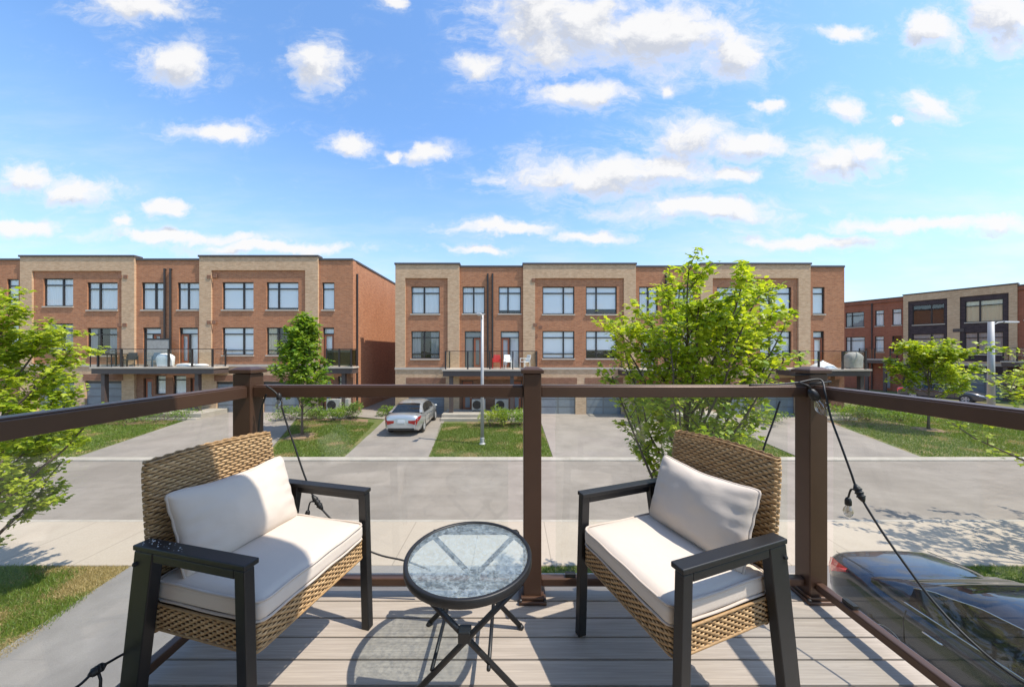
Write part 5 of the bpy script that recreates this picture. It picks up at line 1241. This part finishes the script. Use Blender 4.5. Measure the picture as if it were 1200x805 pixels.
def junction(mb, a, b, r=.012):
    a = Vector(a); b = Vector(b); mb.tube([a, a.lerp(b, .2), a.lerp(b, .8), b], [.005, r, r, .005], 8)
    for u in (.3, .5, .7): mb.tube([a.lerp(b, u-.04), a.lerp(b, u+.04)], r*1.25, 8)
def strings():
    t = thing('string_lights', 'black cable of clear bulbs draped along the right railing from the corner post', 'string lights', (1.47, 1.6, DZ)); off = Vector((1.47, 1.6, DZ))
    mb = MB(); X = 1.475
    pts = [Vector(p) for p in ((1.40, 1.605, 4.045), (1.50, 1.60, 4.06), (1.478, 1.55, 4.0))]+[onplane(px, py, 0, X) for px, py in ((974, 490), (985, 520), (997, 553), (1006, 577), (1030, 617), (1060, 660), (1095, 706), (1140, 753), (1200, 800), (1300, 850))]
    mb.tube([p-off for p in smooth(pts)], .0042, 7)
    mb.tube([p-off for p in smooth([Vector((1.18, 1.635, 4.03)), Vector((1.30, 1.61, 4.036)), Vector((1.40, 1.605, 4.045))])], .0042, 7)
    j0, j1 = onplane(1002, 567, 0, X)-off, onplane(1012, 588, 0, X)-off; junction(mb, j0, j1)
    bs = onplane(994, 583, 0, X-.005)-off; mid = onplane(998, 573, 0, X-.005)-off
    mb.tube(smooth([(j0+j1)/2, mid, bs], 6), .0035, 6)
    cb = mb.build('cable', 'black', t, smooth=True)
    bulb(t, bs, (0, 0, -1), .62)
    pb = Vector((1.440, 1.585, 4.012))-off; bulb(t, pb, (.34, -.12, -.7), 1.0)
    mb2 = MB(); mb2.tube(smooth([Vector((1.40, 1.607, 4.045))-off, pb+Vector((-.02, -.01, .02)), pb], 6), .004, 6)
    P = PY-.055
    e = [onplane(px, py, 1, P) for px, py in ((914, 470), (905, 497), (895, 525), (872, 600), (850, 640))]; mb2.tube([p-off for p in smooth(e)], .0042, 7)
    # wrap round the post
    mb2.tube([Vector((PXR+.052*sx, PY+.052*sy, 4.035+.012*k))-off for k, (sx, sy) in enumerate(((-1, -1), (1, -1), (1, 1), (-1, 1), (-1, -1), (1, -1)))], .0042, 6)
    mb2.build('looped_cable', 'black', t, smooth=True)
    t = thing('string_lights', 'black cable draped along the left railing, passing behind the left chair', 'string lights', (-1.0, 1.62, DZ)); off = Vector((-1.0, 1.62, DZ)); P = PY-.05
    mb = MB(); pts = [onplane(px, py, 1, P) for px, py in ((312, 452), (326, 464), (334, 490), (346, 525), (358, 560), (371, 588), (392, 612), (420, 638), (445, 650), (475, 657), (505, 668))]
    mb.tube([p-off for p in smooth(pts)], .0042, 7)
    mb.tube([p-off for p in smooth([onplane(px, py, 1, P+.01) for px, py in ((312, 462), (306, 480), (303, 505), (300, 560), (296, 640))])], .0042, 7)
    j0, j1 = onplane(366, 580, 1, P)-off, onplane(378, 597, 1, P)-off; junction(mb, j0, j1, .011)
    bs = onplane(361, 598, 1, P)-off; mb.tube(smooth([(j0+j1)/2, onplane(364, 588, 1, P)-off, bs], 6), .0035, 6)
    bulb(t, bs, (-.2, 0, -1), .6); bulb(t, onplane(327, 461, 1, P-.005)-off, (.05, -.05, -1), .6)
    X = -1.285; pts = [onplane(px, py, 0, X) for px, py in ((60, 822), (92, 803), (113, 784), (132, 773), (165, 752), (205, 712), (240, 680))]; mb.tube([p-off for p in smooth(pts)], .0042, 7)
    a, b = onplane(104, 791, 0, X)-off, onplane(124, 778, 0, X)-off; junction(mb, a, b, .011); mb.tube([(a+b)/2, (a+b)/2+Vector((.01, 0, -.03)), (a+b)/2+Vector((.02, -.01, -.08))], .004, 6)
    mb.build('cable', 'black', t, smooth=True)
strings()
